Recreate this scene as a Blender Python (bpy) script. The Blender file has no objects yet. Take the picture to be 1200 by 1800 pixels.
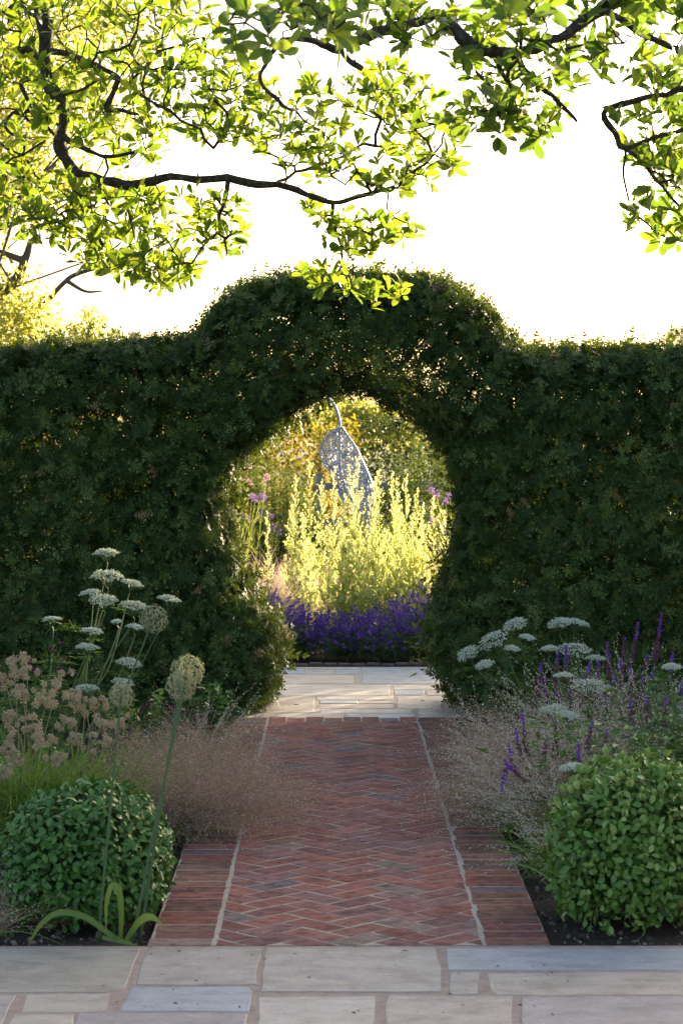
import bpy, math, random
import numpy as np
from mathutils import Vector, Matrix

rng = np.random.default_rng(11)
random.seed(11)
scene = bpy.context.scene
COL = scene.collection
R = math.radians

# ------------------------------------------------------------------ camera, sky, sun, exposure
CAM_H = 1.733
F_PX = 3937.0                      # focal length in pixels of the 1200 x 1800 photograph
PITCH = math.atan(127 / F_PX)
YAW = math.atan(12 / F_PX)
SUN_AZ = R(33)                     # to the right of the path's direction (+Y)
SUN_EL = R(10.8)

cam_d = bpy.data.cameras.new('camera')
cam = bpy.data.objects.new('camera', cam_d)
COL.objects.link(cam)
cam_d.sensor_fit = 'VERTICAL'
cam_d.sensor_height = 36
cam_d.sensor_width = 24
cam_d.lens = F_PX / 1800 * 36
cam_d.clip_end = 3000
cam.location = (0, 0, CAM_H)
cam.rotation_euler = (math.pi / 2 - PITCH, 0, -YAW)
cam_d.dof.use_dof = True
cam_d.dof.focus_distance = 12.6
cam_d.dof.aperture_fstop = 7.1
scene.camera = cam

world = bpy.data.worlds.new('World')
scene.world = world
world.use_nodes = True
wn = world.node_tree
wn.nodes.clear()
sky = wn.nodes.new('ShaderNodeTexSky')
sky.sky_type = 'NISHITA'
sky.sun_disc = False
sky.sun_elevation = SUN_EL
sky.sun_rotation = SUN_AZ
sky.air_density = 0.75
sky.dust_density = 4.0
sky.ozone_density = 0.6
bg = wn.nodes.new('ShaderNodeBackground')
bg.inputs['Strength'].default_value = 0.10
wo = wn.nodes.new('ShaderNodeOutputWorld')
wn.links.new(sky.outputs[0], bg.inputs[0])
wn.links.new(bg.outputs[0], wo.inputs[0])

sun_d = bpy.data.lights.new('sun', 'SUN')
sun_d.energy = 5.0
sun_d.angle = R(0.6)
sun_d.color = (1.0, 0.80, 0.52)
sun = bpy.data.objects.new('sun', sun_d)
COL.objects.link(sun)
sd = Vector((math.sin(SUN_AZ) * math.cos(SUN_EL), math.cos(SUN_AZ) * math.cos(SUN_EL), math.sin(SUN_EL)))
sun.rotation_euler = sd.to_track_quat('Z', 'Y').to_euler()
sun.location = sd * 60

scene.view_settings.view_transform = 'Standard'
scene.view_settings.look = 'None'
scene.view_settings.gamma = 1
scene.view_settings.use_curve_mapping = False
scene.view_settings.exposure = 2.3
scene.render.engine = 'CYCLES'
scene.cycles.max_bounces = 8
scene.cycles.transparent_max_bounces = 8
scene.cycles.transmission_bounces = 6

# ------------------------------------------------------------------ measuring helpers
CM = np.array(cam.rotation_euler.to_matrix())
def P(px, py, Z):
    """world point seen at photo pixel (px, py) at distance Z along the path"""
    d = CM @ np.array([(px - 600) / F_PX, -(py - 900) / F_PX, -1.0])
    t = Z / d[1]
    return np.array([d[0] * t, Z, CAM_H + d[2] * t])
def G(px, py, z=0.0):
    d = CM @ np.array([(px - 600) / F_PX, -(py - 900) / F_PX, -1.0])
    t = (z - CAM_H) / d[2]
    return np.array([d[0] * t, d[1] * t, z])
def PXM(Z):
    return F_PX / Z

def unit(v):
    v = np.asarray(v, float)
    n = np.linalg.norm(v, axis=-1, keepdims=True)
    return v / np.maximum(n, 1e-9)
def runit(n):
    return unit(rng.normal(size=(n, 3)))
_K = [(rng.normal(size=3), rng.uniform(0, 6.28)) for _ in range(14)]
def wob(p, freq=1.0):
    """cheap smooth noise, about -1..1"""
    p = np.asarray(p) * freq
    s = 0
    for i, (k, ph) in enumerate(_K):
        s = s + np.sin(p @ k * (1 + .35 * i) + ph) / (1 + .25 * i)
    return s / 3.2

# ------------------------------------------------------------------ mesh helpers
class MB:
    def __init__(s):
        s.V, s.F, s.T, s.M, s.n = [], [], [], [], 0
    def add(s, V, F, tint=.5, mat=0):
        V = np.asarray(V, float).reshape(-1, 3)
        F = np.asarray(F, int)
        if F.ndim == 2 and F.shape[1] == 4:
            F = np.concatenate([F[:, [0, 1, 2]], F[:, [0, 2, 3]]])
        s.V.append(V)
        s.F.append(F + s.n)
        s.T.append(np.broadcast_to(np.asarray(tint, float), (len(V),)))
        s.M.append(np.full(len(F), mat, int))
        s.n += len(V)
    def build(s, name, mats, parent=None, smooth=False, kind=None):
        V = np.concatenate(s.V)
        F = np.concatenate(s.F)
        T = np.concatenate(s.T)
        M = np.concatenate(s.M)
        if parent is not None:
            V = V - np.array(wloc(parent))
        me = bpy.data.meshes.new(name)
        me.vertices.add(len(V)); me.vertices.foreach_set('co', V.astype(np.float32).ravel())
        me.loops.add(len(F) * 3); me.loops.foreach_set('vertex_index', F.astype(np.int32).ravel())
        me.polygons.add(len(F))
        me.polygons.foreach_set('loop_start', np.arange(0, len(F) * 3, 3, dtype=np.int32))
        try:
            me.polygons.foreach_set('loop_total', np.full(len(F), 3, np.int32))
        except Exception:
            pass
        if not isinstance(mats, (list, tuple)):
            mats = [mats]
        for m in mats:
            me.materials.append(m)
        if len(mats) > 1:
            me.polygons.foreach_set('material_index', M.astype(np.int32))
        me.polygons.foreach_set('use_smooth', np.full(len(F), bool(smooth)))
        a = me.attributes.new('tint', 'FLOAT', 'POINT')
        a.data.foreach_set('value', T.astype(np.float32))
        me.update(calc_edges=True)
        o = bpy.data.objects.new(name, me)
        COL.objects.link(o)
        if parent is not None:
            o.parent = parent
        if kind:
            o['kind'] = kind
        return o

def wloc(o):
    l = Vector(o.location)
    p = o.parent
    while p is not None:
        l = l + Vector(p.location)
        p = p.parent
    return l
def thing(name, label, cat, loc, group=None):
    o = bpy.data.objects.new(name, None)
    COL.objects.link(o)
    o.location = [float(c) for c in loc]
    o.empty_display_size = .1
    return tag(o, label, cat, group)
def tag(o, label=None, cat=None, group=None, kind=None):
    if label: o['label'] = label
    if cat: o['category'] = cat
    if group: o['group'] = group
    if kind: o['kind'] = kind
    return o

def frames(ax, nrm):
    y = unit(ax)
    z = nrm - (nrm * y).sum(-1, keepdims=True) * y
    z = unit(z)
    x = np.cross(y, z)
    return np.stack([x, y, z], axis=-1)      # columns
def scatter(mb, tmpl, pos, ax, nrm, scale, tint=.5, mat=0, wscale=None):
    TV, TF = tmpl
    pos = np.atleast_2d(pos)
    n = len(pos)
    if n == 0: return
    M = frames(np.broadcast_to(ax, (n, 3)), np.broadcast_to(nrm, (n, 3)))
    scale = np.broadcast_to(np.asarray(scale, float), (n,))
    L = TV[None] * scale[:, None, None]
    if wscale is not None:
        L = L * np.stack([np.broadcast_to(wscale, (n,)), np.ones(n), np.ones(n)], -1)[:, None, :]
    V = np.einsum('nij,nkj->nki', M, L) + pos[:, None, :]
    F = TF[None] + (np.arange(n) * len(TV))[:, None, None]
    tint = np.broadcast_to(np.asarray(tint, float), (n,))
    mb.add(V.reshape(-1, 3), F.reshape(-1, 3), np.repeat(tint, len(TV)), mat)

def tube(mb, pts, rad, sides=6, tint=.5, mat=0, cap=True):
    pts = np.asarray(pts, float)
    n = len(pts)
    rad = np.broadcast_to(np.asarray(rad, float), (n,))
    tan = unit(np.gradient(pts, axis=0))
    ref = np.array([0.0, 0, 1]) if abs(tan[0][2]) < .9 else np.array([1.0, 0, 0])
    u = unit(np.cross(tan[0], ref))
    rows = []
    ang = np.arange(sides) / sides * 2 * math.pi
    for i in range(n):
        u = unit(u - (u @ tan[i]) * tan[i])
        v = np.cross(tan[i], u)
        rows.append(pts[i] + rad[i] * (np.cos(ang)[:, None] * u + np.sin(ang)[:, None] * v))
    V = np.concatenate(rows)
    F = []
    for i in range(n - 1):
        for j in range(sides):
            a, b = i * sides + j, i * sides + (j + 1) % sides
            F.append((a, b, b + sides, a + sides))
    F = np.array(F)
    F = np.concatenate([F[:, [0, 1, 2]], F[:, [0, 2, 3]]])
    if cap:
        e = (n - 1) * sides
        F = np.concatenate([F, [[e, e + j, e + j + 1] for j in range(1, sides - 1)], [[0, j + 1, j] for j in range(1, sides - 1)]])
    mb.add(V, F, tint, mat)

def smooth_path(pts, per=4):
    """Catmull-Rom through points (last axis may carry the radius too)"""
    p = np.asarray(pts, float)
    p = np.concatenate([[2 * p[0] - p[1]], p, [2 * p[-1] - p[-2]]])
    out = []
    for i in range(1, len(p) - 2):
        for k in range(per):
            t = k / per
            a, b, c, d = p[i - 1], p[i], p[i + 1], p[i + 2]
            out.append(.5 * (2 * b + (c - a) * t + (2 * a - 5 * b + 4 * c - d) * t * t + (3 * b - a - 3 * c + d) * t ** 3))
    out.append(p[-2])
    return np.array(out)

def blades(mb, base, dirs, length, width, droop, tint=.5, k=5, mat=0, wind=None):
    """n curved tapering strips"""
    n = len(base)
    length = np.broadcast_to(length, (n,)); width = np.broadcast_to(width, (n,)); droop = np.broadcast_to(droop, (n,))
    d = unit(dirs)
    s = np.linspace(0, 1, k + 1)
    pos = base[:, None] + d[:, None] * (length[:, None] * s)[..., None]
    hor = d * np.array([1, 1, 0]); hor = unit(hor + 1e-6)
    pos = pos + hor[:, None] * (droop * length * .55)[:, None, None] * (s ** 2)[None, :, None]
    pos[..., 2] -= (droop * length)[:, None] * (s ** 2.2)[None]
    side = unit(np.cross(d, runit(n) * .6 + np.array([0, -1.0, .2])))
    w = width[:, None] * (1 - s ** 2.2)[None] * .5 + .0002
    A = pos - side[:, None] * w[..., None]
    B = pos + side[:, None] * w[..., None]
    V = np.stack([A, B], 2).reshape(n, -1, 3)
    f = np.array([(2 * i, 2 * i + 1, 2 * i + 3, 2 * i + 2) for i in range(k)])
    f = np.concatenate([f[:, [0, 1, 2]], f[:, [0, 2, 3]]])
    F = f[None] + (np.arange(n) * V.shape[1])[:, None, None]
    mb.add(V.reshape(-1, 3), F.reshape(-1, 3), np.repeat(np.broadcast_to(tint, (n,)), V.shape[1]), mat)
    return pos          # (n, k+1, 3)

# ------------------------------------------------------------------ leaf templates (along +Y, face +Z, length 1)
def leaf_template(ts, ws, fold=.25, curl=.12):
    V, F = [], []
    for t, w in zip(ts, ws):
        z = -curl * t * t
        V += [(-w, t, z + fold * w), (0, t, z), (w, t, z + fold * w)]
    for i in range(len(ts) - 1):
        a, b = 3 * i, 3 * i + 3
        F += [(a, a + 1, b + 1), (a, b + 1, b), (a + 1, a + 2, b + 2), (a + 1, b + 2, b + 1)]
    return np.array(V, float), np.array(F)
LEAF_MAG = leaf_template([0, .1, .34, .6, .82, .94, 1], [.012, .045, .15, .205, .165, .085, .0], .28, .13)
LEAF_SHRUB = leaf_template([0, .15, .45, .72, 1], [.03, .16, .29, .24, .0], .22, .22)
LEAF_SIMPLE = (np.array([(0, 0, 0), (-.26, .45, .06), (0, 1, -.08), (.26, .45, .06)], float), np.array([(0, 2, 1), (0, 3, 2)]))
LEAF_NARROW = (np.array([(0, 0, 0), (-.12, .4, .03), (0, 1, -.12), (.12, .4, .03)], float), np.array([(0, 2, 1), (0, 3, 2)]))
def yew_sprig(pairs=8, side=0, fat=1.0):
    V, F = [], []
    def needle(p, d, l, w):
        d = np.array(d) / np.linalg.norm(d)
        s = np.array([-d[1], d[0], 0]) * w
        b = len(V)
        V.extend([p - s, p + s, p + d * l])
        F.append((b, b + 1, b + 2))
    def shoot(o, d, length, n, nl):
        d = np.array(d) / np.linalg.norm(d)
        s = np.array([-d[1], d[0], 0])
        b = len(V)
        V.extend([o - s * .012, o + s * .012, o + d * length])
        F.append((b, b + 1, b + 2))
        for i in range(n):
            t = (i + .6) / n
            l = nl * (1 - .45 * t ** 2) * (.75 + .25 * math.sin(min(1, t * 3) * 1.57))
            p = o + d * length * t
            for sg in (-1, 1):
                q = d * .62 + s * sg * .9 + np.array([0, 0, .25 * math.sin(i * 2.1 + sg)])
                needle(p, q, l, .03 * fat)
        needle(o + d * length * .97, d, nl * .7, .03 * fat)
    shoot(np.zeros(3), (0, 1, 0), 1.0, pairs, .30)
    if side:
        shoot(np.array([0, .28, 0]), (.75, 1, .1), .55, max(3, pairs // 2), .24)
        shoot(np.array([0, .42, 0]), (-.8, 1, -.1), .5, max(3, pairs // 2), .24)
    V = np.array(V)
    V[:, 2] -= .16 * V[:, 1] ** 2
    return V, np.array(F)
SPRIG = yew_sprig(8, 0)
SPRIG3 = yew_sprig(6, 1, 1.6)
QUAD = (np.array([(-.5, 0, 0), (.5, 0, 0), (.5, 1, 0), (-.5, 1, 0)], float), np.array([(0, 1, 2), (0, 2, 3)]))
TRI = (np.array([(-.5, 0, 0), (.5, 0, 0), (0, 1, 0)], float), np.array([(0, 1, 2)]))
SPECK = (np.array([(-.3, 0, 0), (.3, .1, .1), (0, 1, 0), (0, .3, -.35)], float), np.array([(0, 1, 2), (1, 3, 2)]))
SPRIG_BIG = yew_sprig(3, 0, 2.6)
BEAD = (np.array([(.30, .12, 0), (-.15, .12, .26), (-.15, .12, -.26), (0, 1, 0)], float),
        np.array([(0, 2, 1), (0, 1, 3), (1, 2, 3), (2, 0, 3)]))

# ------------------------------------------------------------------ materials
def new_mat(name):
    m = bpy.data.materials.new(name)
    m.use_nodes = True
    nt = m.node_tree
    nt.nodes.clear()
    out = nt.nodes.new('ShaderNodeOutputMaterial')
    return m, nt, out
def ramp(nt, cols, pos=None):
    r = nt.nodes.new('ShaderNodeValToRGB')
    e = r.color_ramp.elements
    pos = pos or [i / (len(cols) - 1) for i in range(len(cols))]
    while len(e) < len(cols): e.new(.5)
    for i, (c, p) in enumerate(zip(cols, pos)):
        e[i].position = p
        e[i].color = (*c, 1)
    return r
def leaf_mat(name, cols, trans=None, tw=.35, rough=.5, spec=.35, vary=0.0):
    m, nt, out = new_mat(name)
    N, L = nt.nodes.new, nt.links.new
    at = N('ShaderNodeAttribute'); at.attribute_name = 'tint'
    r = ramp(nt, cols)
    L(at.outputs['Fac'], r.inputs[0])
    pb = N('ShaderNodeBsdfPrincipled')
    L(r.outputs[0], pb.inputs['Base Color'])
    pb.inputs['Roughness'].default_value = rough
    pb.inputs['Specular IOR Level'].default_value = spec
    if trans:
        tr = N('ShaderNodeBsdfTranslucent')
        r2 = ramp(nt, trans)
        L(at.outputs['Fac'], r2.inputs[0])
        L(r2.outputs[0], tr.inputs[0])
        mx = N('ShaderNodeMixShader')
        mx.inputs[0].default_value = tw
        L(pb.outputs[0], mx.inputs[1]); L(tr.outputs[0], mx.inputs[2])
        L(mx.outputs[0], out.inputs[0])
    else:
        L(pb.outputs[0], out.inputs[0])
    return m
def noise_mat(name, cols, scale=8, detail=6, rough=.85, bump=.3, bscale=40, bdist=.01, spec=.25, use_obj=False, stretch=None, pos=None):
    """procedural stone / soil / bark; use_obj multiplies by the object's own colour"""
    m, nt, out = new_mat(name)
    N, L = nt.nodes.new, nt.links.new
    tc = N('ShaderNodeTexCoord')
    geo = N('ShaderNodeNewGeometry')
    mp = N('ShaderNodeMapping')
    L(geo.outputs['Position'], mp.inputs[0])
    if stretch: mp.inputs['Scale'].default_value = stretch
    n1 = N('ShaderNodeTexNoise'); n1.inputs['Scale'].default_value = scale; n1.inputs['Detail'].default_value = detail
    n1.inputs['Roughness'].default_value = .65
    L(mp.outputs[0], n1.inputs['Vector'])
    r = ramp(nt, cols, pos)
    L(n1.outputs['Fac'], r.inputs[0])
    col = r.outputs[0]
    if use_obj:
        oi = N('ShaderNodeObjectInfo')
        mx = N('ShaderNodeMix'); mx.data_type = 'RGBA'; mx.blend_type = 'MULTIPLY'
        mx.inputs[0].default_value = 1
        L(col, mx.inputs[6]); L(oi.outputs['Color'], mx.inputs[7])
        col = mx.outputs[2]
    pb = N('ShaderNodeBsdfPrincipled')
    L(col, pb.inputs['Base Color'])
    pb.inputs['Roughness'].default_value = rough
    pb.inputs['Specular IOR Level'].default_value = spec
    n2 = N('ShaderNodeTexNoise'); n2.inputs['Scale'].default_value = bscale; n2.inputs['Detail'].default_value = 5
    L(mp.outputs[0], n2.inputs['Vector'])
    bp = N('ShaderNodeBump'); bp.inputs['Strength'].default_value = bump; bp.inputs['Distance'].default_value = bdist
    L(n2.outputs['Fac'], bp.inputs['Height'])
    L(bp.outputs[0], pb.inputs['Normal'])
    L(pb.outputs[0], out.inputs[0])
    return m

M = {}
M['soil'] = noise_mat('soil', [(.012, .009, .007), (.035, .026, .019), (.07, .052, .038)], 22, 8, .95, .8, 60, .02)
M['field'] = noise_mat('field', [(.05, .07, .02), (.09, .11, .035)], 3, 6, .95, .6, 30, .03)
M['mortar'] = noise_mat('mortar', [(.17, .14, .11), (.40, .345, .29), (.52, .46, .40)], 14, 10, .95, .7, 140, .004)
M['mortar_flag'] = noise_mat('mortar_flag', [(.12, .088, .066), (.36, .28, .235), (.50, .41, .355)], 22, 10, .95, .9, 160, .006)
def masonry_mat(name, lo, hi, scale, grain, stain, stain_scale, stain_amt, stretch, rough, bump, moss=None):
    """the piece's own colour, mottled, speckled with grit and stained"""
    m, nt, out = new_mat(name)
    N, L = nt.nodes.new, nt.links.new
    geo = N('ShaderNodeNewGeometry'); mp = N('ShaderNodeMapping'); mp.inputs['Scale'].default_value = stretch
    L(geo.outputs['Position'], mp.inputs[0])
    oi = N('ShaderNodeObjectInfo')
    off = N('ShaderNodeVectorMath'); off.operation = 'ADD'
    mul = N('ShaderNodeMath'); mul.operation = 'MULTIPLY'; mul.inputs[1].default_value = 37.0
    L(oi.outputs['Random'], mul.inputs[0]); L(mp.outputs[0], off.inputs[0]); L(mul.outputs[0], off.inputs[1])
    def noise(sc, det, vec, rgh=.6):
        n = N('ShaderNodeTexNoise'); n.inputs['Scale'].default_value = sc; n.inputs['Detail'].default_value = det; n.inputs['Roughness'].default_value = rgh
        L(vec, n.inputs['Vector']); return n.outputs['Fac']
    def mix(mode, fac, a_, b_):
        x = N('ShaderNodeMix'); x.data_type = 'RGBA'; x.blend_type = mode
        if isinstance(fac, float): x.inputs[0].default_value = fac
        else: L(fac, x.inputs[0])
        L(a_, x.inputs[6])
        if isinstance(b_, tuple): x.inputs[7].default_value = (*b_, 1)
        else: L(b_, x.inputs[7])
        return x.outputs[2]
    r1 = ramp(nt, [(lo,) * 3, (.95,) * 3, (hi,) * 3], [.3, .5, .72]); L(noise(scale, 9, off.outputs[0], .68), r1.inputs[0])
    col = mix('MULTIPLY', 1.0, oi.outputs['Color'], r1.outputs[0])
    r2 = ramp(nt, [(.55,) * 3, (1.0,) * 3, (1.0,) * 3, (1.5,) * 3], [.30, .42, .60, .72]); L(noise(grain, 3, geo.outputs['Position'], .7), r2.inputs[0])
    col = mix('MULTIPLY', .75, col, r2.outputs[0])
    r3 = ramp(nt, [(0,) * 3, (stain_amt,) * 3], [.52, .72]); L(noise(stain_scale, 8, geo.outputs['Position'], .7), r3.inputs[0])
    col = mix('MIX', r3.outputs[0], col, stain)
    if moss:
        r4 = ramp(nt, [(0,) * 3, (.75,) * 3], [.58, .74]); L(noise(6.0, 9, geo.outputs['Position'], .75), r4.inputs[0])
        col = mix('MIX', r4.outputs[0], col, moss)
    pb = N('ShaderNodeBsdfPrincipled'); L(col, pb.inputs['Base Color'])
    pb.inputs['Roughness'].default_value = rough; pb.inputs['Specular IOR Level'].default_value = .3 if rough < .8 else .14
    bp = N('ShaderNodeBump'); bp.inputs['Strength'].default_value = bump; bp.inputs['Distance'].default_value = .006
    L(noise(scale * 3, 9, off.outputs[0], .7), bp.inputs['Height']); L(bp.outputs[0], pb.inputs['Normal'])
    L(pb.outputs[0], out.inputs[0])
    return m
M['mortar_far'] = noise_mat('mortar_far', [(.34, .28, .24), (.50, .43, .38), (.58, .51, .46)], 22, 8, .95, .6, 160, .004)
M['brick'] = masonry_mat('brick', .36, 1.35, 17, 120, (.05, .036, .032), 8, .62, (1, 1.4, 1), .92, 1.0)
M['brick_border'] = masonry_mat('brick_border', .34, 1.25, 17, 120, (.04, .032, .026), 6, .9, (1, 1.4, 1), .94, 1.0, (.045, .052, .018))
M['stone'] = masonry_mat('stone', .66, 1.16, 6, 85, (.15, .115, .085), 5, .55, (1, 1.8, 1), .6, .7)
M['stem_green'] = leaf_mat('stem_green', [(.07, .12, .04), (.14, .2, .07)], [(.1, .15, .03), (.15, .22, .05)], .15)
M['bark'] = noise_mat('bark', [(.025, .019, .016), (.08, .066, .056), (.22, .20, .17)], 40, 8, .95, 1.0, 90, .012, .15, pos=[.3, .55, .8])
M['bark_far'] = noise_mat('bark_far', [(.07, .055, .045), (.16, .13, .11)], 20, 5, .95, .5, 60, .01, .15)
M['twig'] = noise_mat('twig', [(.03, .022, .017), (.09, .068, .05)], 30, 4, .9, .5, 90, .004, .15)
M['yew_twig'] = noise_mat('yew_twig', [(.03, .016, .009), (.085, .05, .03)], 30, 4, .9, .5, 90, .004, .15)
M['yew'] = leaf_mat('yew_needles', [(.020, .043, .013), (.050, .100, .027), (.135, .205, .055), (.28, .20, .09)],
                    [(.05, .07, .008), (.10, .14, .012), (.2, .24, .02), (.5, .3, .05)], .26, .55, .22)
M['magnolia'] = leaf_mat('magnolia_leaf', [(.045, .095, .015), (.07, .13, .02), (.11, .17, .025)],
                         [(.14, .24, .015), (.23, .33, .018), (.36, .42, .025)], .52, .42, .35)
M['magnolia_deep'] = leaf_mat('magnolia_leaf_deep', [(.04, .085, .018), (.06, .115, .022), (.09, .15, .03)],
                         [(.13, .24, .016), (.20, .31, .018), (.31, .39, .024)], .42, .42, .4)
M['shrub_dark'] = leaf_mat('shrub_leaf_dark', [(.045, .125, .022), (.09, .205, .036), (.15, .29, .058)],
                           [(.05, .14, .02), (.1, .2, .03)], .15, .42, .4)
M['shrub_light'] = leaf_mat('shrub_leaf_light', [(.06, .14, .022), (.11, .22, .035), (.19, .31, .055), (.46, .54, .18)],
                            [(.1, .2, .02), (.25, .4, .06)], .18, .42, .4)
M['green_blade'] = leaf_mat('green_blade', [(.08, .17, .03), (.15, .27, .05), (.27, .38, .10)], [(.12, .25, .02), (.3, .42, .06)], .3, .45)
M['strap'] = leaf_mat('strap_leaf', [(.08, .16, .04), (.13, .23, .05), (.22, .27, .07)], [(.16, .28, .04), (.28, .38, .06)], .3, .45)
M['fern'] = leaf_mat('ferny_leaf', [(.045, .11, .025), (.09, .185, .04), (.15, .26, .055)], [(.08, .17, .02), (.18, .3, .04)], .25, .5)
M['umbel'] = leaf_mat('umbel_white', [(.50, .57, .36), (.70, .74, .60), (.86, .88, .79)], [(.4, .5, .25), (.6, .65, .45)], .25, .7, .1)
M['allium'] = leaf_mat('allium_seed_head', [(.22, .26, .11), (.42, .42, .25), (.62, .6, .42)], [(.3, .35, .12), (.5, .5, .3)], .25, .7, .1)
M['tan'] = leaf_mat('tan_flower', [(.46, .345, .19), (.66, .52, .33), (.84, .72, .52)], [(.4, .28, .15), (.6, .45, .3)], .25, .85, .05)
M['haze'] = leaf_mat('pink_brown_panicle', [(.29, .185, .13), (.48, .325, .25), (.78, .64, .56)], [(.3, .18, .12), (.5, .35, .3)], .25, .8, .1)
M['bead'] = leaf_mat('pale_seed_bead', [(.50, .38, .28), (.72, .63, .53), (.88, .84, .77)], [(.5, .42, .35), (.7, .66, .6)], .25, .6, .2)
M['straw'] = leaf_mat('straw_stem', [(.28, .21, .10), (.48, .36, .20)], [(.3, .22, .08), (.5, .4, .2)], .25, .7, .1)
M['salvia'] = leaf_mat('salvia_flower', [(.15, .055, .09), (.25, .10, .17), (.22, .06, .44), (.31, .10, .66)], [(.2, .05, .15), (.3, .08, .6)], .2, .7, .1)
M['lavender'] = leaf_mat('lavender_flower', [(.10, .04, .28), (.20, .09, .48), (.36, .20, .66)], [(.2, .08, .5), (.35, .2, .65)], .25, .7, .1)
M['lav_leaf'] = leaf_mat('lavender_leaf', [(.07, .13, .05), (.15, .22, .11)], [(.12, .2, .05), (.2, .28, .1)], .25, .6)
M['astrantia'] = leaf_mat('dark_pink_flower', [(.14, .02, .06), (.28, .06, .15)], [(.25, .04, .1), (.4, .1, .2)], .2, .7)
M['artemisia'] = leaf_mat('artemisia_leaf', [(.15, .25, .09), (.37, .44, .19), (.68, .68, .40)],
                          [(.36, .52, .08), (.70, .74, .22), (.94, .90, .46)], .55, .6, .2)
M['stipa'] = leaf_mat('blond_grass', [(.46, .33, .25), (.68, .53, .42)], [(.65, .46, .34), (.85, .68, .54)], .35, .6, .2)
M['perennial'] = leaf_mat('perennial_leaf', [(.05, .10, .04), (.09, .15, .05), (.17, .22, .07)], [(.12, .2, .03), (.35, .4, .06)], .3, .55)
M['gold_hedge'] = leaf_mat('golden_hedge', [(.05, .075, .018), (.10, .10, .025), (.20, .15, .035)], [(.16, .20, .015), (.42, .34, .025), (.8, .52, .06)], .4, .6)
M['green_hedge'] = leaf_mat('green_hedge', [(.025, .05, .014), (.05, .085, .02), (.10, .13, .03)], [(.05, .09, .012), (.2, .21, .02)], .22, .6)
M['yellow_tree'] = leaf_mat('yellow_green_tree', [(.12, .16, .03), (.22, .25, .045), (.32, .32, .06)], [(.42, .46, .07), (.58, .58, .12), (.75, .70, .22)], .5, .6)
M['far_tree'] = leaf_mat('far_tree', [(.06, .09, .03), (.12, .15, .05)], [(.2, .28, .04), (.4, .42, .08)], .3, .6)
M['pinkflower'] = leaf_mat('pink_flower', [(.45, .2, .35), (.6, .35, .5)], [(.5, .3, .4), (.7, .5, .6)], .3, .7)
M['violet'] = leaf_mat('violet_flower', [(.2, .08, .4), (.35, .18, .55)], [(.3, .15, .5), (.5, .3, .7)], .3, .7)
M['wood_grey'] = noise_mat('weathered_wood', [(.14, .13, .13), (.26, .25, .25), (.36, .35, .35)], 12, 6, .85, .5, 60, .004, .2, stretch=(.4, 4, 6))
def metal_mat():
    m, nt, out = new_mat('galvanised_wire')
    N, L = nt.nodes.new, nt.links.new
    pb = N('ShaderNodeBsdfPrincipled')
    n = N('ShaderNodeTexNoise'); n.inputs['Scale'].default_value = 14
    r = ramp(nt, [(.30, .35, .46), (.52, .57, .68)], [.35, .7])
    L(n.outputs['Fac'], r.inputs[0]); L(r.outputs[0], pb.inputs['Base Color'])
    pb.inputs['Metallic'].default_value = .35
    pb.inputs['Roughness'].default_value = .45
    L(pb.outputs[0], out.inputs[0])
    return m
M['metal'] = metal_mat()

# ------------------------------------------------------------------ the setting: ground, beds, paving
def sheet(name, x0, x1, y0, y1, z, mat, nx=1, ny=1, bump=0.0):
    mb = MB()
    xs, ys = np.linspace(x0, x1, nx + 1), np.linspace(y0, y1, ny + 1)
    X, Y = np.meshgrid(xs, ys)
    V = np.stack([X.ravel(), Y.ravel(), np.full(X.size, z)], -1)
    if bump:
        V[:, 2] += bump * wob(V * [1, 1, 0], 5) + bump * .5 * wob(V * [1, 1, 0] + 7, 14)
    F = [(j * (nx + 1) + i, j * (nx + 1) + i + 1, (j + 1) * (nx + 1) + i + 1, (j + 1) * (nx + 1) + i) for j in range(ny) for i in range(nx)]
    mb.add(V, F)
    return tag(mb.build(name, mat, smooth=bool(bump)), kind='structure')

sheet('ground', -300, 300, -60, 700, -.08, M['field'])
sheet('planting_bed_left', -4.6, -.632, 7.63, 14.6, -.035, M['soil'], 50, 90, .012)
sheet('planting_bed_right', .732, 9.6, 7.63, 14.6, -.035, M['soil'], 50, 90, .012)
sheet('planting_bed_back', -6.5, 7.5, 17.2, 31, -.02, M['soil'], 40, 50, .012)

def prism(poly, zt, zb, bev=.006, jit=.0):
    """bevelled slab from a convex polygon (x, y): own top, bevel and sides"""
    p = np.asarray(poly, float)
    a = 0.5 * np.sum(p[:, 0] * np.roll(p[:, 1], -1) - np.roll(p[:, 0], -1) * p[:, 1])
    if a < 0: p = p[::-1]
    n = len(p)
    c = p.mean(0)
    e = unit(np.roll(p, -1, 0) - p)
    nin = np.stack([-e[:, 1], e[:, 0]], -1)
    ins = nin + np.roll(nin, 1, 0)
    ins = ins / np.maximum((ins * nin).sum(-1, keepdims=True), .35)
    q = p + ins * bev
    V = [np.c_[p, np.full(n, zb)], np.c_[p, np.full(n, zt - bev)], np.c_[q, np.full(n, zt)]]
    F = []
    for r in (0, 1):
        for i in range(n):
            j = (i + 1) % n
            F += [(r * n + i, r * n + j, (r + 1) * n + j), (r * n + i, (r + 1) * n + j, (r + 1) * n + i)]
    V.append(np.array([[*c, zt]]))
    F += [(3 * n, 2 * n + i, 2 * n + (i + 1) % n) for i in range(n)]
    return np.concatenate(V), np.array(F), c
def piece(name, poly, zt, zb, mat, parent, color, bev=.006, tilt=0.0):
    V, F, c = prism(poly, zt, zb, bev)
    V = V - np.array([c[0], c[1], 0])
    mb = MB()
    mb.add(V, F)
    o = mb.build(name, mat)
    o.location = (c[0], c[1], 0)
    if parent is not None:
        o.parent = parent
    o.rotation_euler = (random.gauss(0, tilt), random.gauss(0, tilt), 0)
    o.color = (*color, 1)
    return o

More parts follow.
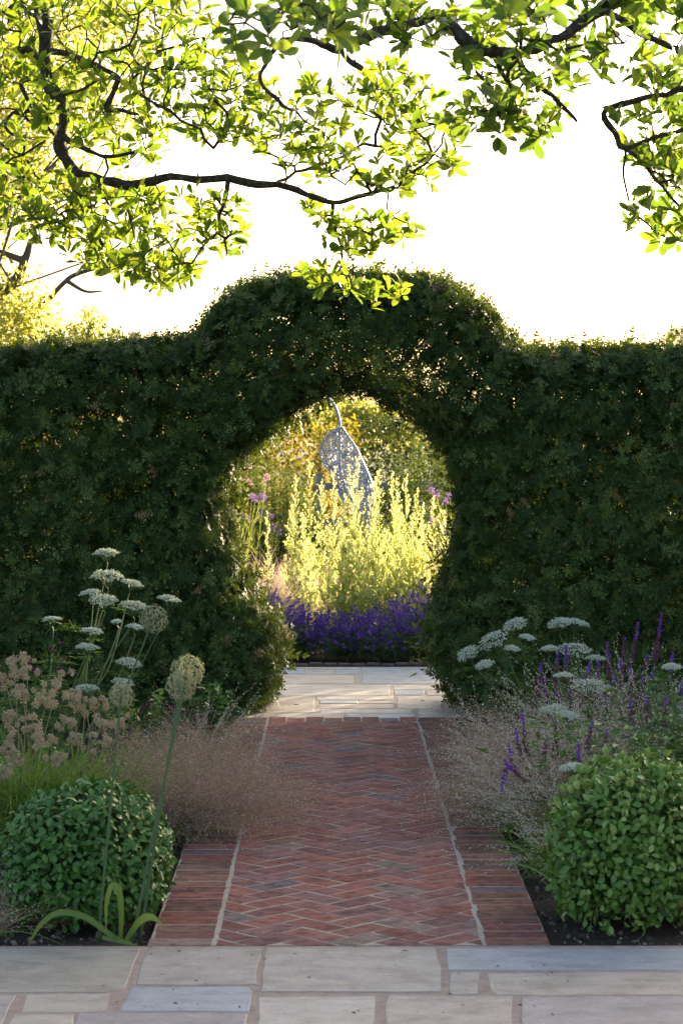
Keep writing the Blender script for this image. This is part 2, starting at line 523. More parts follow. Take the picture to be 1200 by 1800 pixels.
def clip(poly, x0, x1, y0, y1):
    def cut(p, f):
        out = []
        for i in range(len(p)):
            a, b = p[i], p[(i + 1) % len(p)]
            fa, fb = f(a), f(b)
            if fa >= 0: out.append(a)
            if fa * fb < 0:
                t = fa / (fa - fb)
                out.append((a[0] + (b[0] - a[0]) * t, a[1] + (b[1] - a[1]) * t))
        return out
    p = [tuple(q) for q in poly]
    for f in (lambda q: q[0] - x0, lambda q: x1 - q[0], lambda q: q[1] - y0, lambda q: y1 - q[1]):
        if len(p) < 3: return []
        p = cut(p, f)
    return p
def parea(p):
    p = np.asarray(p)
    return abs(.5 * np.sum(p[:, 0] * np.roll(p[:, 1], -1) - np.roll(p[:, 0], -1) * p[:, 1]))

PX0, PX1 = -.4125, .5125           # herringbone panel
PY0, PY1 = 7.625, 13.95
path = sheet('path', -.638, .738, PY0, PY1, .0004, M['mortar'])
BRICKS = [(.285, .115, .092), (.265, .102, .085), (.30, .125, .10), (.25, .10, .085), (.27, .12, .105), (.235, .105, .095),
          (.225, .115, .11), (.255, .13, .11), (.29, .115, .085)]
def brick_color(border=False):
    c = np.array(random.choice(BRICKS))
    if random.random() < .05: c = np.array((.19, .14, .145))
    if random.random() < .025: c = np.array((.25, .18, .15))
    if border: c = c * .85; c = c * .72 + np.array((.12, .11, .06)) * .28 if random.random() < .4 else c
    return tuple(c * random.uniform(.94, 1.32))
def jag(poly, amp=.006, step=.12):
    """slightly uneven outline"""
    p = [np.array(q, float) for q in poly]
    out = []
    for i in range(len(p)):
        a, b = p[i], p[(i + 1) % len(p)]
        n = max(1, int(np.linalg.norm(b - a) / step))
        for k in range(n):
            out.append(a + (b - a) * k / n + rng.normal(size=2) * amp)
    return out
W = .1125
def add_brick(poly, border=False, bev=.0014):
    if len(poly) < 3 or parea(poly) < .0016: return
    poly = jag(poly, .0021, .055)
    zt = .0014 + abs(random.gauss(0, .0009))
    piece('brick', poly, zt, -.05, M['brick_border' if border else 'brick'], path, brick_color(border), bev, .0012)
c45 = math.cos(math.pi / 4)
jt = .0062
for a in range(-70, 160):
    for b in range(-70, 160):
        c = (a - b) % 4
        if c == 0: r = (a * W + jt, b * W + jt, (a + 2) * W - jt, (b + 1) * W - jt)
        elif c == 3: r = (a * W + jt, b * W + jt, (a + 1) * W - jt, (b + 2) * W - jt)
        else: continue
        g = [(r[0], r[1]), (r[2], r[1]), (r[2], r[3]), (r[0], r[3])]
        g = [((x + random.gauss(0, .0016)), (y + random.gauss(0, .0016))) for x, y in g]
        q = [((x - y) * c45 + .05, (x + y) * c45 + 6.0) for x, y in g]
        if max(v[0] for v in q) < PX0 or min(v[0] for v in q) > PX1 or max(v[1] for v in q) < PY0 or min(v[1] for v in q) > PY1: continue
        add_brick(clip(q, PX0 + .008, PX1 - .008, PY0 + .003, PY1 - .225))
for side in (-1, 1):
    xa, xb = (-.636, PX0 - .009) if side < 0 else (PX1 + .009, .736)
    y = PY0 + .004
    while y + .1 < PY1:
        h = W - .014 + random.gauss(0, .002)
        dx = random.gauss(0, .004)
        add_brick([(xa + dx, y), (xb, y + random.gauss(0, .002)), (xb, y + h), (xa + dx, y + h)], True)
        y += W
for i in range(8):                   # header row at the far end
    w = (PX1 - PX0) / 8
    add_brick([(PX0 + i * w + .006, PY1 - .218), (PX0 + (i + 1) * w - .006, PY1 - .218), (PX0 + (i + 1) * w - .006, PY1 - .004), (PX0 + i * w + .006, PY1 - .004)], False, .0016)

FLAG = {'blue': (.35, .365, .40), 'grey': (.42, .37, .34), 'buff': (.46, .395, .345), 'pink': (.47, .39, .36), 'purple': (.37, .32, .325), 'cream': (.50, .435, .40), 'green': (.385, .345, .295)}
terrace = sheet('terrace', -4.6, 9.6, 4.2, 7.622, -.0006, M['mortar_flag'])
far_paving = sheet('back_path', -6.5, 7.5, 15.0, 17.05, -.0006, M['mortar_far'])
threshold = sheet('threshold', -.95, 1.25, 13.953, 14.998, -.0006, M['mortar_far'])
def flag(pxs, colr, parent, amp=.004):
    poly = [G(x, y)[:2] for x, y in pxs]
    poly = jag(poly, amp)
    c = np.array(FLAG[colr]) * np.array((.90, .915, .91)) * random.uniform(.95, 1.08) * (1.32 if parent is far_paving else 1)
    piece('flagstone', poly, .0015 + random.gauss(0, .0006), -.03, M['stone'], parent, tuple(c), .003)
T0 = 1667.5
for pxs, c in [
    ([(-420, T0), (246, T0), (232, 1708), (222, 1738), (185, 1745), (-420, 1745)], 'green'),
    ([(258, T0 + 1), (456, T0), (450, 1732), (240, 1732)], 'grey'),
    ([(467, T0), (764, T0), (771, 1700), (777, 1744), (459, 1745)], 'grey'),
    ([(781, T0), (1330, T0), (1350, 1706), (788, 1706)], 'blue'),
    ([(789, 1710), (842, 1709), (846, 1748), (789, 1748)], 'grey'),
    ([(856, 1711), (1352, 1709), (1380, 1749), (875, 1749), (862, 1742)], 'buff'),
    ([(-420, 1750), (27, 1750), (-8, 1830), (-500, 1830)], 'grey'),
    ([(46, 1748), (196, 1746), (186, 1779), (37, 1779)], 'buff'),
    ([(228, 1737), (436, 1735), (443, 1742), (439, 1779), (212, 1777)], 'blue'),
    ([(21, 1783), (130, 1783), (115, 1850), (-10, 1850)], 'buff'),
    ([(136, 1783), (436, 1782), (432, 1850), (120, 1850)], 'purple'),
    ([(455, 1752), (662, 1751), (655, 1850), (450, 1850)], 'cream'),
    ([(680, 1751), (898, 1751), (908, 1850), (676, 1850)], 'pink'),
    ([(913, 1753), (1420, 1753), (1460, 1850), (924, 1850)], 'purple'),
]:
    flag(pxs, c, terrace)
def ashlar(x0, x1, y0, y1, parent):
    y = y0
    while y < y1 - .08:
        h = min(random.choice([.3, .42, .55]), y1 - y)
        x = x0
        while x < x1 - .1:
            w = min(random.uniform(.4, .95), x1 - x)
            poly = jag([(x + .012, y + .012), (x + w - .012, y + .012), (x + w - .012, y + h - .012), (x + .012, y + h - .012)], .004)
            c = np.array(FLAG[random.choice(list(FLAG))]) * random.uniform(.93, 1.07)
            piece('flagstone', poly, .0015, -.03, M['stone'], parent, tuple(c), .003)
            x += w
        y += h
ashlar(-2.4, 2.4, 5.0, 6.32, terrace)
ashlar(1.95, 3.6, 6.36, 7.62, terrace)
ashlar(-3.6, -2.05, 6.36, 7.62, terrace)
def far(x0, x1, v0, v1, c):
    """a flag read off an enlarged crop of the far paving"""
    f = lambda x, v: (440 + x / 3, 1140 + v / 3)
    k = 1.6
    if v1 > 200: x0, x1 = max(x0, 20 if v0 < 300 else 22), min(x1, 1080)
    if x1 - x0 < 20: return
    flag([f(x0 + k, v0 + .6), f(x1 - k, v0 + .6), f(x1 - k, v1 - .6), f(x0 + k, v1 - .6)], c, far_paving, .003)
for a in [(-400, 280, 99, 136, 'blue'), (285, 437, 110, 136, 'grey'), (285, 575, 99, 109, 'cream'), (446, 575, 110, 137, 'blue'), (588, 968, 99, 188, 'blue'),
          (972, 1400, 99, 150, 'grey'), (-400, 545, 138, 187, 'buff'), (972, 1400, 152, 190, 'cream'), (-400, -60, 190, 256, 'grey'), (-50, 735, 190, 250, 'cream'), (752, 1100, 192, 219, 'cream'),
          (757, 915, 221, 247, 'blue'), (925, 1200, 221, 248, 'grey'), (348, 752, 252, 273, 'cream'), (360, 566, 275, 290, 'blue'),
          (570, 756, 275, 290, 'pink'), (362, 756, 292, 316, 'pink'), (30, 338, 258, 340, 'buff'), (-400, 22, 260, 366, 'cream'), (772, 1012, 250, 319, 'cream'),
          (1020, 1400, 250, 319, 'buff'), (372, 850, 319, 341, 'cream'), (24, 490, 343, 368, 'grey'), (505, 868, 343, 368, 'blue'), (882, 1400, 322, 368, 'grey')]:
    far(*a)
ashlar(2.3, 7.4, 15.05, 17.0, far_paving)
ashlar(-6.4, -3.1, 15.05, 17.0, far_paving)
# low brick edging of the back bed
edging = sheet('bed_edging', -6.5, 7.5, 17.052, 17.2, -.003, M['soil'])
for i in range(44):
    x = -2.4 + i * .11
    piece('brick', [(x + .004, 17.07), (x + .106, 17.07), (x + .106, 17.18), (x + .004, 17.18)], .02 + random.gauss(0, .004), -.03, M['brick'], edging, (.13, .10, .09), .008)

# pebbles and crumbs on the soil: nobody could count them
mb = MB()
ico = np.array([(1, 0, 0), (-1, 0, 0), (0, 1, 0), (0, -1, 0), (0, 0, .7), (0, 0, -.7)], float)
icoF = np.array([(0, 2, 4), (2, 1, 4), (1, 3, 4), (3, 0, 4), (2, 0, 5), (1, 2, 5), (3, 1, 5), (0, 3, 5)])
n = 4500
pos = np.c_[np.where(rng.random(n) < .5, -.64 - rng.random(n) * 1.3, .74 + rng.random(n) * 1.3), 7.64 + rng.random(n) ** 1.6 * 4, np.full(n, -.028)]
scatter(mb, (ico, icoF), pos, runit(n), runit(n), np.clip(rng.lognormal(-5.2, .5, n), .002, .016), rng.random(n))
M['pebble'] = leaf_mat('pebbles', [(.025, .018, .014), (.07, .048, .034), (.14, .105, .08), (.34, .26, .21)], None, 0, .8)
tag(mb.build('gravel_mulch', M['pebble']), 'dark crumbly bark and small stones on the soil of the beds', 'mulch', kind='stuff')
# ------------------------------------------------------------------ yew hedge with the round opening
def poly_sdf(p, poly):
    """signed distance, negative inside"""
    d2 = np.full(len(p), 1e9)
    ins = np.zeros(len(p), bool)
    m = len(poly)
    for i in range(m):
        a, b = poly[i], poly[(i + 1) % m]
        e = b - a
        w = p - a
        t = np.clip((w @ e) / (e @ e), 0, 1)
        q = w - t[:, None] * e
        d2 = np.minimum(d2, (q ** 2).sum(1))
        c = (a[1] > p[:, 1]) != (b[1] > p[:, 1])
        with np.errstate(divide='ignore', invalid='ignore'):
            xi = a[0] + (p[:, 1] - a[1]) / (b[1] - a[1]) * e[0]
        ins ^= c & (p[:, 0] < xi)
    return np.where(ins, -1, 1) * np.sqrt(d2)

HZ = 14.5
HT = 1.15
def hp(px, py):
    v = P(px, py, HZ)
    return (v[0], v[2])
outer = [(-4.3, -.3), (-4.3, 2.33), hp(-250, 612), hp(-100, 612), hp(0, 612), hp(150, 604), hp(260, 602), hp(340, 603), hp(362, 585), hp(385, 552),
         hp(420, 520), hp(470, 498), hp(540, 490), hp(640, 490), hp(745, 495), hp(800, 512), hp(850, 545), hp(880, 580), hp(905, 606), hp(960, 612),
         hp(1060, 614), hp(1200, 612), hp(1320, 610), (9.6, 2.33), (9.6, -.3)]
hole = [(.98, -.3), hp(815, 1250), hp(790, 1215), hp(767, 1170), hp(756, 1125), hp(766, 1075), hp(785, 1030), hp(798, 985), hp(807, 930), hp(807, 880), hp(799, 830),
        hp(785, 785), hp(752, 750), hp(715, 725), hp(670, 705), hp(620, 690), hp(580, 690), hp(548, 704), hp(508, 738), hp(464, 777), hp(427, 814), hp(405, 852),
        hp(399, 900), hp(406, 960), hp(426, 1012), hp(458, 1060), hp(489, 1102), hp(497, 1140), hp(487, 1185), hp(465, 1225), hp(442, 1252), (-.62, -.3)]
HPOLY = np.array([(a, b) for a, b in outer + hole])
RND = .26
def hedge_sdf(p):
    d = poly_sdf(p[:, [0, 2]], HPOLY)
    d = d + .035 * wob(p, 2.6) + .02 * wob(p + 3, 7)
    # softer, wider rounding low down beside the opening
    t = HT / 2
    a = d + RND
    b = np.abs(p[:, 1] - HZ) - t + RND
    f = np.minimum(np.maximum(a, b), 0) + np.sqrt(np.maximum(a, 0) ** 2 + np.maximum(b, 0) ** 2) - RND
    return f
def hedge_grad(p):
    f0 = hedge_sdf(p)
    e = .03
    g = np.stack([hedge_sdf(p + np.eye(3)[i] * e) - f0 for i in range(3)], -1)
    return unit(g)
hedge = thing('yew_hedge', 'tall dark green clipped yew hedge with a round moon gate opening over the path', 'hedge', (0, HZ, 0))
def hedge_foliage(n_try, lo, hi, xr, yr, zr=(0, 2.85)):
    p = np.c_[rng.uniform(*xr, n_try), rng.uniform(*yr, n_try), rng.uniform(*zr, n_try)]
    f = hedge_sdf(p)
    k = (f > lo) & (f < hi)
    e = ((p[:, 0] - .28) / .62) ** 2 + ((p[:, 2] - 2.10) / .30) ** 2
    k &= rng.random(n_try) > .62 * np.clip(1.25 - e, 0, 1) * np.clip(.75 + .6 * wob(p, 3.5), 0, 1.2)
    return p[k], f[k]
# front face, crown and opening within and near the view: feathery sprays over a deeper layer
mbF = MB()
up = np.array([0, 0, 1.0])
p, f = hedge_foliage(190000, -.09, .02, (-2.15, 2.45), (13.83, 14.7))
k = wob(p, 13) + .7 * wob(p + 5, 29) > -.12
p, f = p[k], f[k]
g = hedge_grad(p)
n = len(p)
ax = unit(g * .42 + runit(n) * .85 + up * .1)
nr = unit(g * 1.1 + runit(n) * .65 + up * .25)
tint = np.clip(np.where(rng.random(n) < .3, .66, .30) + .10 * wob(p, 1.7) + rng.normal(0, .13, n), .0, .68)
tint[rng.random(n) < .007] = 1.0
scatter(mbF, SPRIG3, p - ax * .04, ax, nr, rng.uniform(.072, .128, n), tint)
nA = n
p, f = hedge_foliage(150000, -.24, -.10, (-2.15, 2.45), (13.83, 14.7))
g = hedge_grad(p)
n = len(p)
ax = unit(g * .5 + runit(n) * .85)
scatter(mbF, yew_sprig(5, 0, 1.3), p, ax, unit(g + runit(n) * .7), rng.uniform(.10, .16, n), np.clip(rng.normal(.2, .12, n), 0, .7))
print('hedge sprays', nA, n)
# close, small shoots lining the inner reveal
p, f = hedge_foliage(100000, -.10, -.005, (-.95, 1.12), (13.9, 15.1), (0, 2.15))
k = poly_sdf(p[:, [0, 2]], HPOLY) > -.16
p = p[k]
g = hedge_grad(p)
n = len(p)
scatter(mbF, yew_sprig(5, 0, 1.5), p, unit(g * .3 + runit(n) * .9), unit(g * 1.2 + runit(n) * .5), rng.uniform(.055, .09, n), np.clip(rng.normal(.34, .14, n), 0, .66))
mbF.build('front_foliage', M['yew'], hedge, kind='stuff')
# back face and the parts outside the frame: coarser
mbB = MB()
for args in [((-4.3, 4.6), (14.62, 15.2), 52000, .13), ((-4.3, -2.1), (13.85, 14.62), 22000, .09), ((2.4, 4.6), (13.85, 14.62), 40000, .12), ((4.6, 9.6), (13.85, 15.2), 60000, .20)]:
    p, f = hedge_foliage(args[2], -.16, .0, args[0], args[1])
    g = hedge_grad(p); n = len(p)
    scatter(mbB, SPRIG_BIG, p, unit(g * .6 + runit(n) * .8), unit(g + runit(n) * .6), args[3] * rng.uniform(.8, 1.4, n), np.clip(rng.normal(.4, .18, n), 0, .8))
# inside: sparse dark spray and twigs
p, f = hedge_foliage(36000, -.6, -.13, (-4.2, 9.5), (13.95, 15.05))
n = len(p)
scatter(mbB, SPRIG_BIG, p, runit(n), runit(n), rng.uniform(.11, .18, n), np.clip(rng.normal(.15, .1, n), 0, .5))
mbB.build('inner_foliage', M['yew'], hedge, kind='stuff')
mbT = MB()
p, f = hedge_foliage(26000, -.28, -.01, (-2.3, 2.6), (13.85, 15.1))
g = hedge_grad(p)
k = rng.permutation(len(p))[:1900]
for i in k:
    L = rng.uniform(.08, .22)
    d = unit(g[i] * .5 + rng.normal(size=3) * .5 + up * .4)
    q = p[i] - d * L
    tube(mbT, [q, (q + p[i]) / 2 + rng.normal(size=3) * .008, p[i]], [.004, .003, .0012], 3, rng.random(), cap=False)
mbT.build('twigs', M['yew_twig'], hedge, kind='stuff')
def hedge_branch(pxs, Z, r0, r1):
    mb = MB()
    pts = smooth_path([P(x, y, Z + dz) for x, y, dz in pxs], 4)
    pts = pts + .008 * np.stack([wob(pts + s, 9) for s in (0, 5, 9)], -1)
    tube(mb, pts, np.linspace(r0, r1, len(pts)), 7)
    mb.build('branch', M['bark'], hedge, smooth=True)
hedge_branch([(360, 1100, 0), (358, 950, 0), (385, 840, 0), (420, 800, -.05), (470, 760, -.05), (520, 718, -.05), (570, 690, 0), (640, 655, 0)], 14.35, .030, .010)
hedge_branch([(408, 806, 0), (440, 788, 0), (480, 750, .1), (495, 735, .1)], 14.6, .014, .005)
hedge_branch([(850, 1100, 0), (842, 900, 0), (815, 800, -.1), (770, 745, -.1), (715, 700, -.05), (665, 668, 0), (600, 640, 0)], 14.3, .036, .010)
hedge_branch([(800, 780, 0), (780, 735, -.1), (740, 690, -.15), (700, 655, -.1), (660, 600, 0)], 14.2, .018, .007)
hedge_branch([(470, 760, 0), (520, 680, 0), (560, 610, .05), (600, 560, .1)], 14.3, .016, .006)
hedge_branch([(760, 740, 0), (790, 680, 0), (790, 610, .05), (760, 560, .1)], 14.35, .016, .006)
for px in (40, 150, 260, 330, 880, 960, 1060, 1160):
    hedge_branch([(px, 1245, 0), (px + random.uniform(-20, 20), 1050, .05), (px + random.uniform(-40, 40), 860, 0), (px + random.uniform(-60, 60), 660, 0)], 14.5, .045, .012)
# cut stub on the right-hand top, bare twigs at the shoulder
hedge_branch([(1022, 680, 0), (1024, 640, 0), (1024, 602, 0)], 14.25, .014, .012)
for dx in (0, 9, -8):
    hedge_branch([(368, 640, 0), (366 + dx * .4, 600, 0), (362 + dx, 575, 0), (368 + dx * 1.6, 552 + abs(dx), 0)], 14.3, .006, .002)

# ------------------------------------------------------------------ the rest of the planting is appended below

# ------------------------------------------------------------------ magnolia trees
def in_poly(px, py, poly):
    p = np.array([[px, py]], float)
    return poly_sdf(p, np.array(poly, float))[0] < 0
def limb_nodes(pxs, Z):
    """(px, py, dZ, radius px) -> smoothed points and radii in metres"""
    a = np.array([[*P(x, y, Z + dz), r / PXM(Z + dz)] for x, y, dz, r in pxs])
    a = smooth_path(a, 5)
    L = len(a)
    a[:, :3] += .016 * np.stack([wob(a[:, :3] + s, 9) for s in (0, 4, 8)], -1)
    a[:, 3] *= .9 + .2 * wob(a[:, :3], 24)
    return a
LEAFMESH = {}
def leaf_meshes(key, tmpl, mat, tints):
    out = []
    for t in tints:
        mb = MB(); mb.add(tmpl[0], tmpl[1], t)
        o = mb.build('leaf', mat, smooth=True)
        me = o.data
        bpy.data.objects.remove(o)
        out.append(me)
    return out
def leaf_objects(parent, meshes, pos, ax, nrm, sc, pick):
    Fm = frames(ax, nrm)
    pl = np.array(wloc(parent))
    for i in pick:
        o = bpy.data.objects.new('leaf', meshes[int(rng.integers(len(meshes)))])
        m = Matrix.Identity(4)
        for r in range(3):
            for c in range(3):
                m[r][c] = Fm[i][r][c] * sc[i]
            m[r][3] = pos[i][r] - pl[r]
        COL.objects.link(o)
        o.parent = parent
        o.matrix_local = m
def magnolia(label, trunk_pts, limbs, regions, leaf_len, mat):
    root = thing('magnolia_tree', label, 'tree', (trunk_pts[0][0], trunk_pts[0][1], 0))
    mb = MB()
    a = smooth_path(np.array(trunk_pts, float), 5)
    tube(mb, a[:, :3], a[:, 3], 10)
    mb.build('trunk', M['bark'], root, smooth=True)
    nodes, par = [], []
    for a in limbs:
        mb = MB()
        tube(mb, a[:, :3], a[:, 3], 9)
        # lichen bumps and spur stubs
        for i in range(3, len(a) - 3, 4):
            d = unit(rng.normal(size=3))
            tube(mb, [a[i, :3], a[i, :3] + d * (a[i, 3] + .018)], [a[i, 3] * .4, a[i, 3] * .22], 5)
        mb.build('branch', M['bark'], root, smooth=True)
        nodes += list(a[:, :3])
    nodes = np.array(nodes)
    nfix = len(nodes)
    anchors = []
    for (poly, n, Z, dz) in regions:
        n = int(n * (2.0 if Z > 11 else 1.4))
        xs, ys = [q[0] for q in poly], [q[1] for q in poly]
        c = 0; tries = 0
        pts = []
        while c < n and tries < n * 60:
            tries += 1
            x, y = random.uniform(min(xs), max(xs)), random.uniform(min(ys), max(ys))
            if not in_poly(x, y, poly): continue
            if pts and min((x - u) ** 2 + (y - v) ** 2 for u, v in pts[-60:]) < (14 if tries < n * 30 else 0) ** 2: continue
            pts.append((x, y))
            anchors.append(P(x, y, Z + random.uniform(-dz, dz)))
            c += 1
    anchors = np.array(anchors)
    d0 = np.array([np.min(np.linalg.norm(nodes - q, axis=1)) for q in anchors])
    order = np.argsort(d0)
    N = np.zeros((nfix + len(anchors) * 14, 3)); N[:nfix] = nodes; cnt = nfix
    chains, tips = [], []
    for i in order:
        q = anchors[i]
        dist = np.linalg.norm(N[:cnt] - q, axis=1)
        j = int(np.argmin(dist)); d = dist[j]
        if d < .03: continue
        k = int(min(12, max(2, d / .055)))
        a0 = N[j].copy()
        ts = np.linspace(0, 1, k + 1)[1:]
        side = unit(np.cross(q - a0, rng.normal(size=3))) * d * random.uniform(.08, .22)
        pts = a0 + (q - a0) * ts[:, None] + side * np.sin(ts * math.pi)[:, None]
        pts[:, 2] -= d * .12 * np.sin(ts * math.pi)
        pts[:-1] += rng.normal(size=(k - 1, 3)) * .010
        ids = list(range(cnt, cnt + k))
        N[cnt:cnt + k] = pts
        chains.append((j, ids)); cnt += k
        tips.append((q, unit(pts[-1] - (pts[-2] if k > 1 else a0))))
    w = np.ones(cnt)
    for j, ids in reversed(chains):
        acc = 1.0
        for v in reversed(ids):
            w[v] += acc; acc = w[v]
        w[j] += acc if j >= nfix else 0
    mb = MB()
    for j, ids in chains:
        pts = np.concatenate([N[j][None], N[ids]])
        r = np.clip(.0014 * np.array([w[v] for v in ids]) ** .42, .0014, .009)
        r = np.concatenate([[r[0] * 1.1], r])
        tube(mb, pts, r, 5, cap=False)
    mb.build('twigs', M['twig'], root, smooth=True, kind='stuff')
    LP, LA, LN, LS = [], [], [], []
    for q, d in tips:
        d = unit(d + np.array([0, 0, .45]))
        n = int(rng.integers(6, 11))
        u = unit(np.cross(d, rng.normal(size=3))); v = np.cross(d, u)
        ph = random.uniform(0, 6.28)
        for i in range(n):
            an = ph + i * 2.4
            rad = np.cos(an) * u + np.sin(an) * v
            spread = random.uniform(.45, 1.25)
            ax = unit(d * random.uniform(.5, 1.0) + rad * spread + np.array([0, 0, -.05]))
            LP.append(q - d * random.uniform(-.01, .05) + rad * .004)
            LA.append(ax)
            LN.append(unit(d * 1.0 - rad * .5 + rng.normal(size=3) * .35))
            LS.append(leaf_len * random.uniform(.42, 1.2))
    LP, LA, LN, LS = map(np.array, (LP, LA, LN, LS))
    # the leaves that show largest are objects of their own
    mids = LP + LA * LS[:, None] * .5
    cx = mids[:, 0] / mids[:, 1] * F_PX + 588
    cy = 773 - (mids[:, 2] - CAM_H) / mids[:, 1] * F_PX
    inside = (cx > 5) & (cx < 1195) & (cy > 5)
    face = np.abs((LN * unit(mids - [0, 0, CAM_H])).sum(1)) + .3
    score = np.where(inside, LS / mids[:, 1] * face, 0)
    pick = np.argsort(-score)[:300]
    leaf_objects(root, leaf_meshes('m', LEAF_MAG, mat, [.15, .35, .5, .65, .85]), LP, LA, LN, LS, pick)
    rest = np.setdiff1d(np.arange(len(LP)), pick)
    mb = MB()
    scatter(mb, LEAF_MAG, LP[rest], LA[rest], LN[rest], LS[rest], rng.random(len(rest)))
    mb.build('leaves', mat, root, smooth=True, kind='stuff')
    return root

ZL = 11.6
A = [limb_nodes([(-330, -330, -.5, 24), (-160, -250, -.3, 20), (20, -160, 0, 17), (70, -60, 0, 15), (76, 60, 0, 13), (80, 140, 0, 13), (106, 172, 0, 12), (118, 195, 0, 12), (108, 235, 0, 11), (106, 262, 0, 11),
                 (138, 300, 0, 10), (180, 318, 0, 9.5), (230, 325, 0, 9), (300, 313, 0, 8.5), (420, 318, 0, 8), (500, 328, 0, 6.5), (555, 344, 0, 5.5), (592, 352, 0, 4.5), (640, 342, 0, 4), (690, 328, 0, 3.4), (722, 308, 0, 3), (762, 272, 0, 2.4), (790, 215, .1, 1.8)], ZL),
     limb_nodes([(84, 92, 0, 7), (130, 100, -.1, 6), (155, 106, -.2, 5.5), (190, 130, -.25, 5), (205, 142, -.3, 4.5), (250, 172, -.3, 3.5), (300, 195, -.3, 3), (355, 225, -.2, 2.2)], ZL),
     limb_nodes([(78, 120, 0, 8), (50, 88, -.1, 7), (38, 92, -.1, 6)], ZL),
     limb_nodes([(72, 128, 0, 6), (52, 135, .1, 5), (36, 148, .2, 4.5), (55, 180, .2, 4), (80, 220, .1, 4), (96, 240, 0, 3.5)], ZL),
     limb_nodes([(110, 265, 0, 6), (135, 330, .1, 4), (160, 385, .2, 3.4), (185, 425, .2, 3), (225, 458, .2, 2.4), (275, 485, .2, 1.6)], ZL),
     limb_nodes([(55, 192, .2, 4), (22, 200, .3, 3.6), (14, 222, .3, 3.3), (45, 245, .3, 3), (36, 270, .3, 2.5), (-10, 245, .4, 2)], ZL),
     limb_nodes([(205, 140, -.3, 5), (196, 165, -.3, 5), (190, 190, -.3, 6), (225, 195, -.3, 3.5), (245, 198, -.3, 2.5)], ZL),
     limb_nodes([(112, 240, 0, 6), (150, 258, -.15, 4.5), (180, 272, -.25, 4), (240, 265, -.3, 3)], ZL),
     limb_nodes([(400, 318, 0, 5), (398, 350, -.1, 4), (385, 382, -.1, 3.4), (392, 420, -.1, 2.6), (398, 450, -.1, 1.8)], ZL),
     limb_nodes([(590, 352, 0, 4), (588, 390, 0, 3.4), (596, 430, 0, 2.8), (598, 470, 0, 2.4), (620, 510, 0, 1.8), (660, 525, 0, 1.4)], ZL),
     limb_nodes([(480, 326, 0, 4), (530, 300, .2, 3.2), (580, 285, .3, 2.8), (640, 250, .3, 2.2)], ZL),
     limb_nodes([(88, 40, 0, 4), (30, 12, .3, 3.4), (-20, 35, .4, 3)], ZL),
     limb_nodes([(250, 172, -.3, 3), (255, 130, 0, 3), (280, 90, .2, 2.4), (360, 65, .3, 2)], ZL)]
regL = [([(-30, -30), (320, -40), (400, 60), (300, 130), (330, 200), (250, 310), (110, 240), (-30, 300)], 92, ZL, .75),
        ([(-30, 280), (110, 290), (230, 340), (330, 340), (290, 400), (330, 470), (300, 505), (150, 470), (60, 420), (-30, 380)], 62, ZL, .55),
        ([(290, 130), (400, 60), (500, 180), (560, 130), (700, 100), (820, 210), (800, 290), (740, 330), (600, 335), (430, 250), (330, 240)], 88, ZL, .6),
        ([(330, 340), (440, 345), (410, 400), (445, 430), (400, 455), (330, 420)], 12, ZL, .3),
        ([(540, 360), (600, 370), (720, 380), (735, 410), (660, 440), (600, 450), (560, 400)], 15, ZL, .3),
        ([(530, 480), (600, 465), (640, 500), (715, 485), (710, 520), (650, 535), (570, 505)], 8, ZL, .2),
        ([(180, 440), (340, 462), (350, 490), (300, 505), (200, 480)], 10, ZL, .3)]
magnolia('magnolia reaching in from the left with a long bent limb above the hedge arch', [(-3.4, 11.1, -.05, .16), (-3.35, 11.15, 1.0, .13), (-3.2, 11.2, 2.4, .115), (-2.75, 11.2, 3.9, .09), (-2.55, 11.2, 4.7, .06)], A, regL, .087, M['magnolia'])

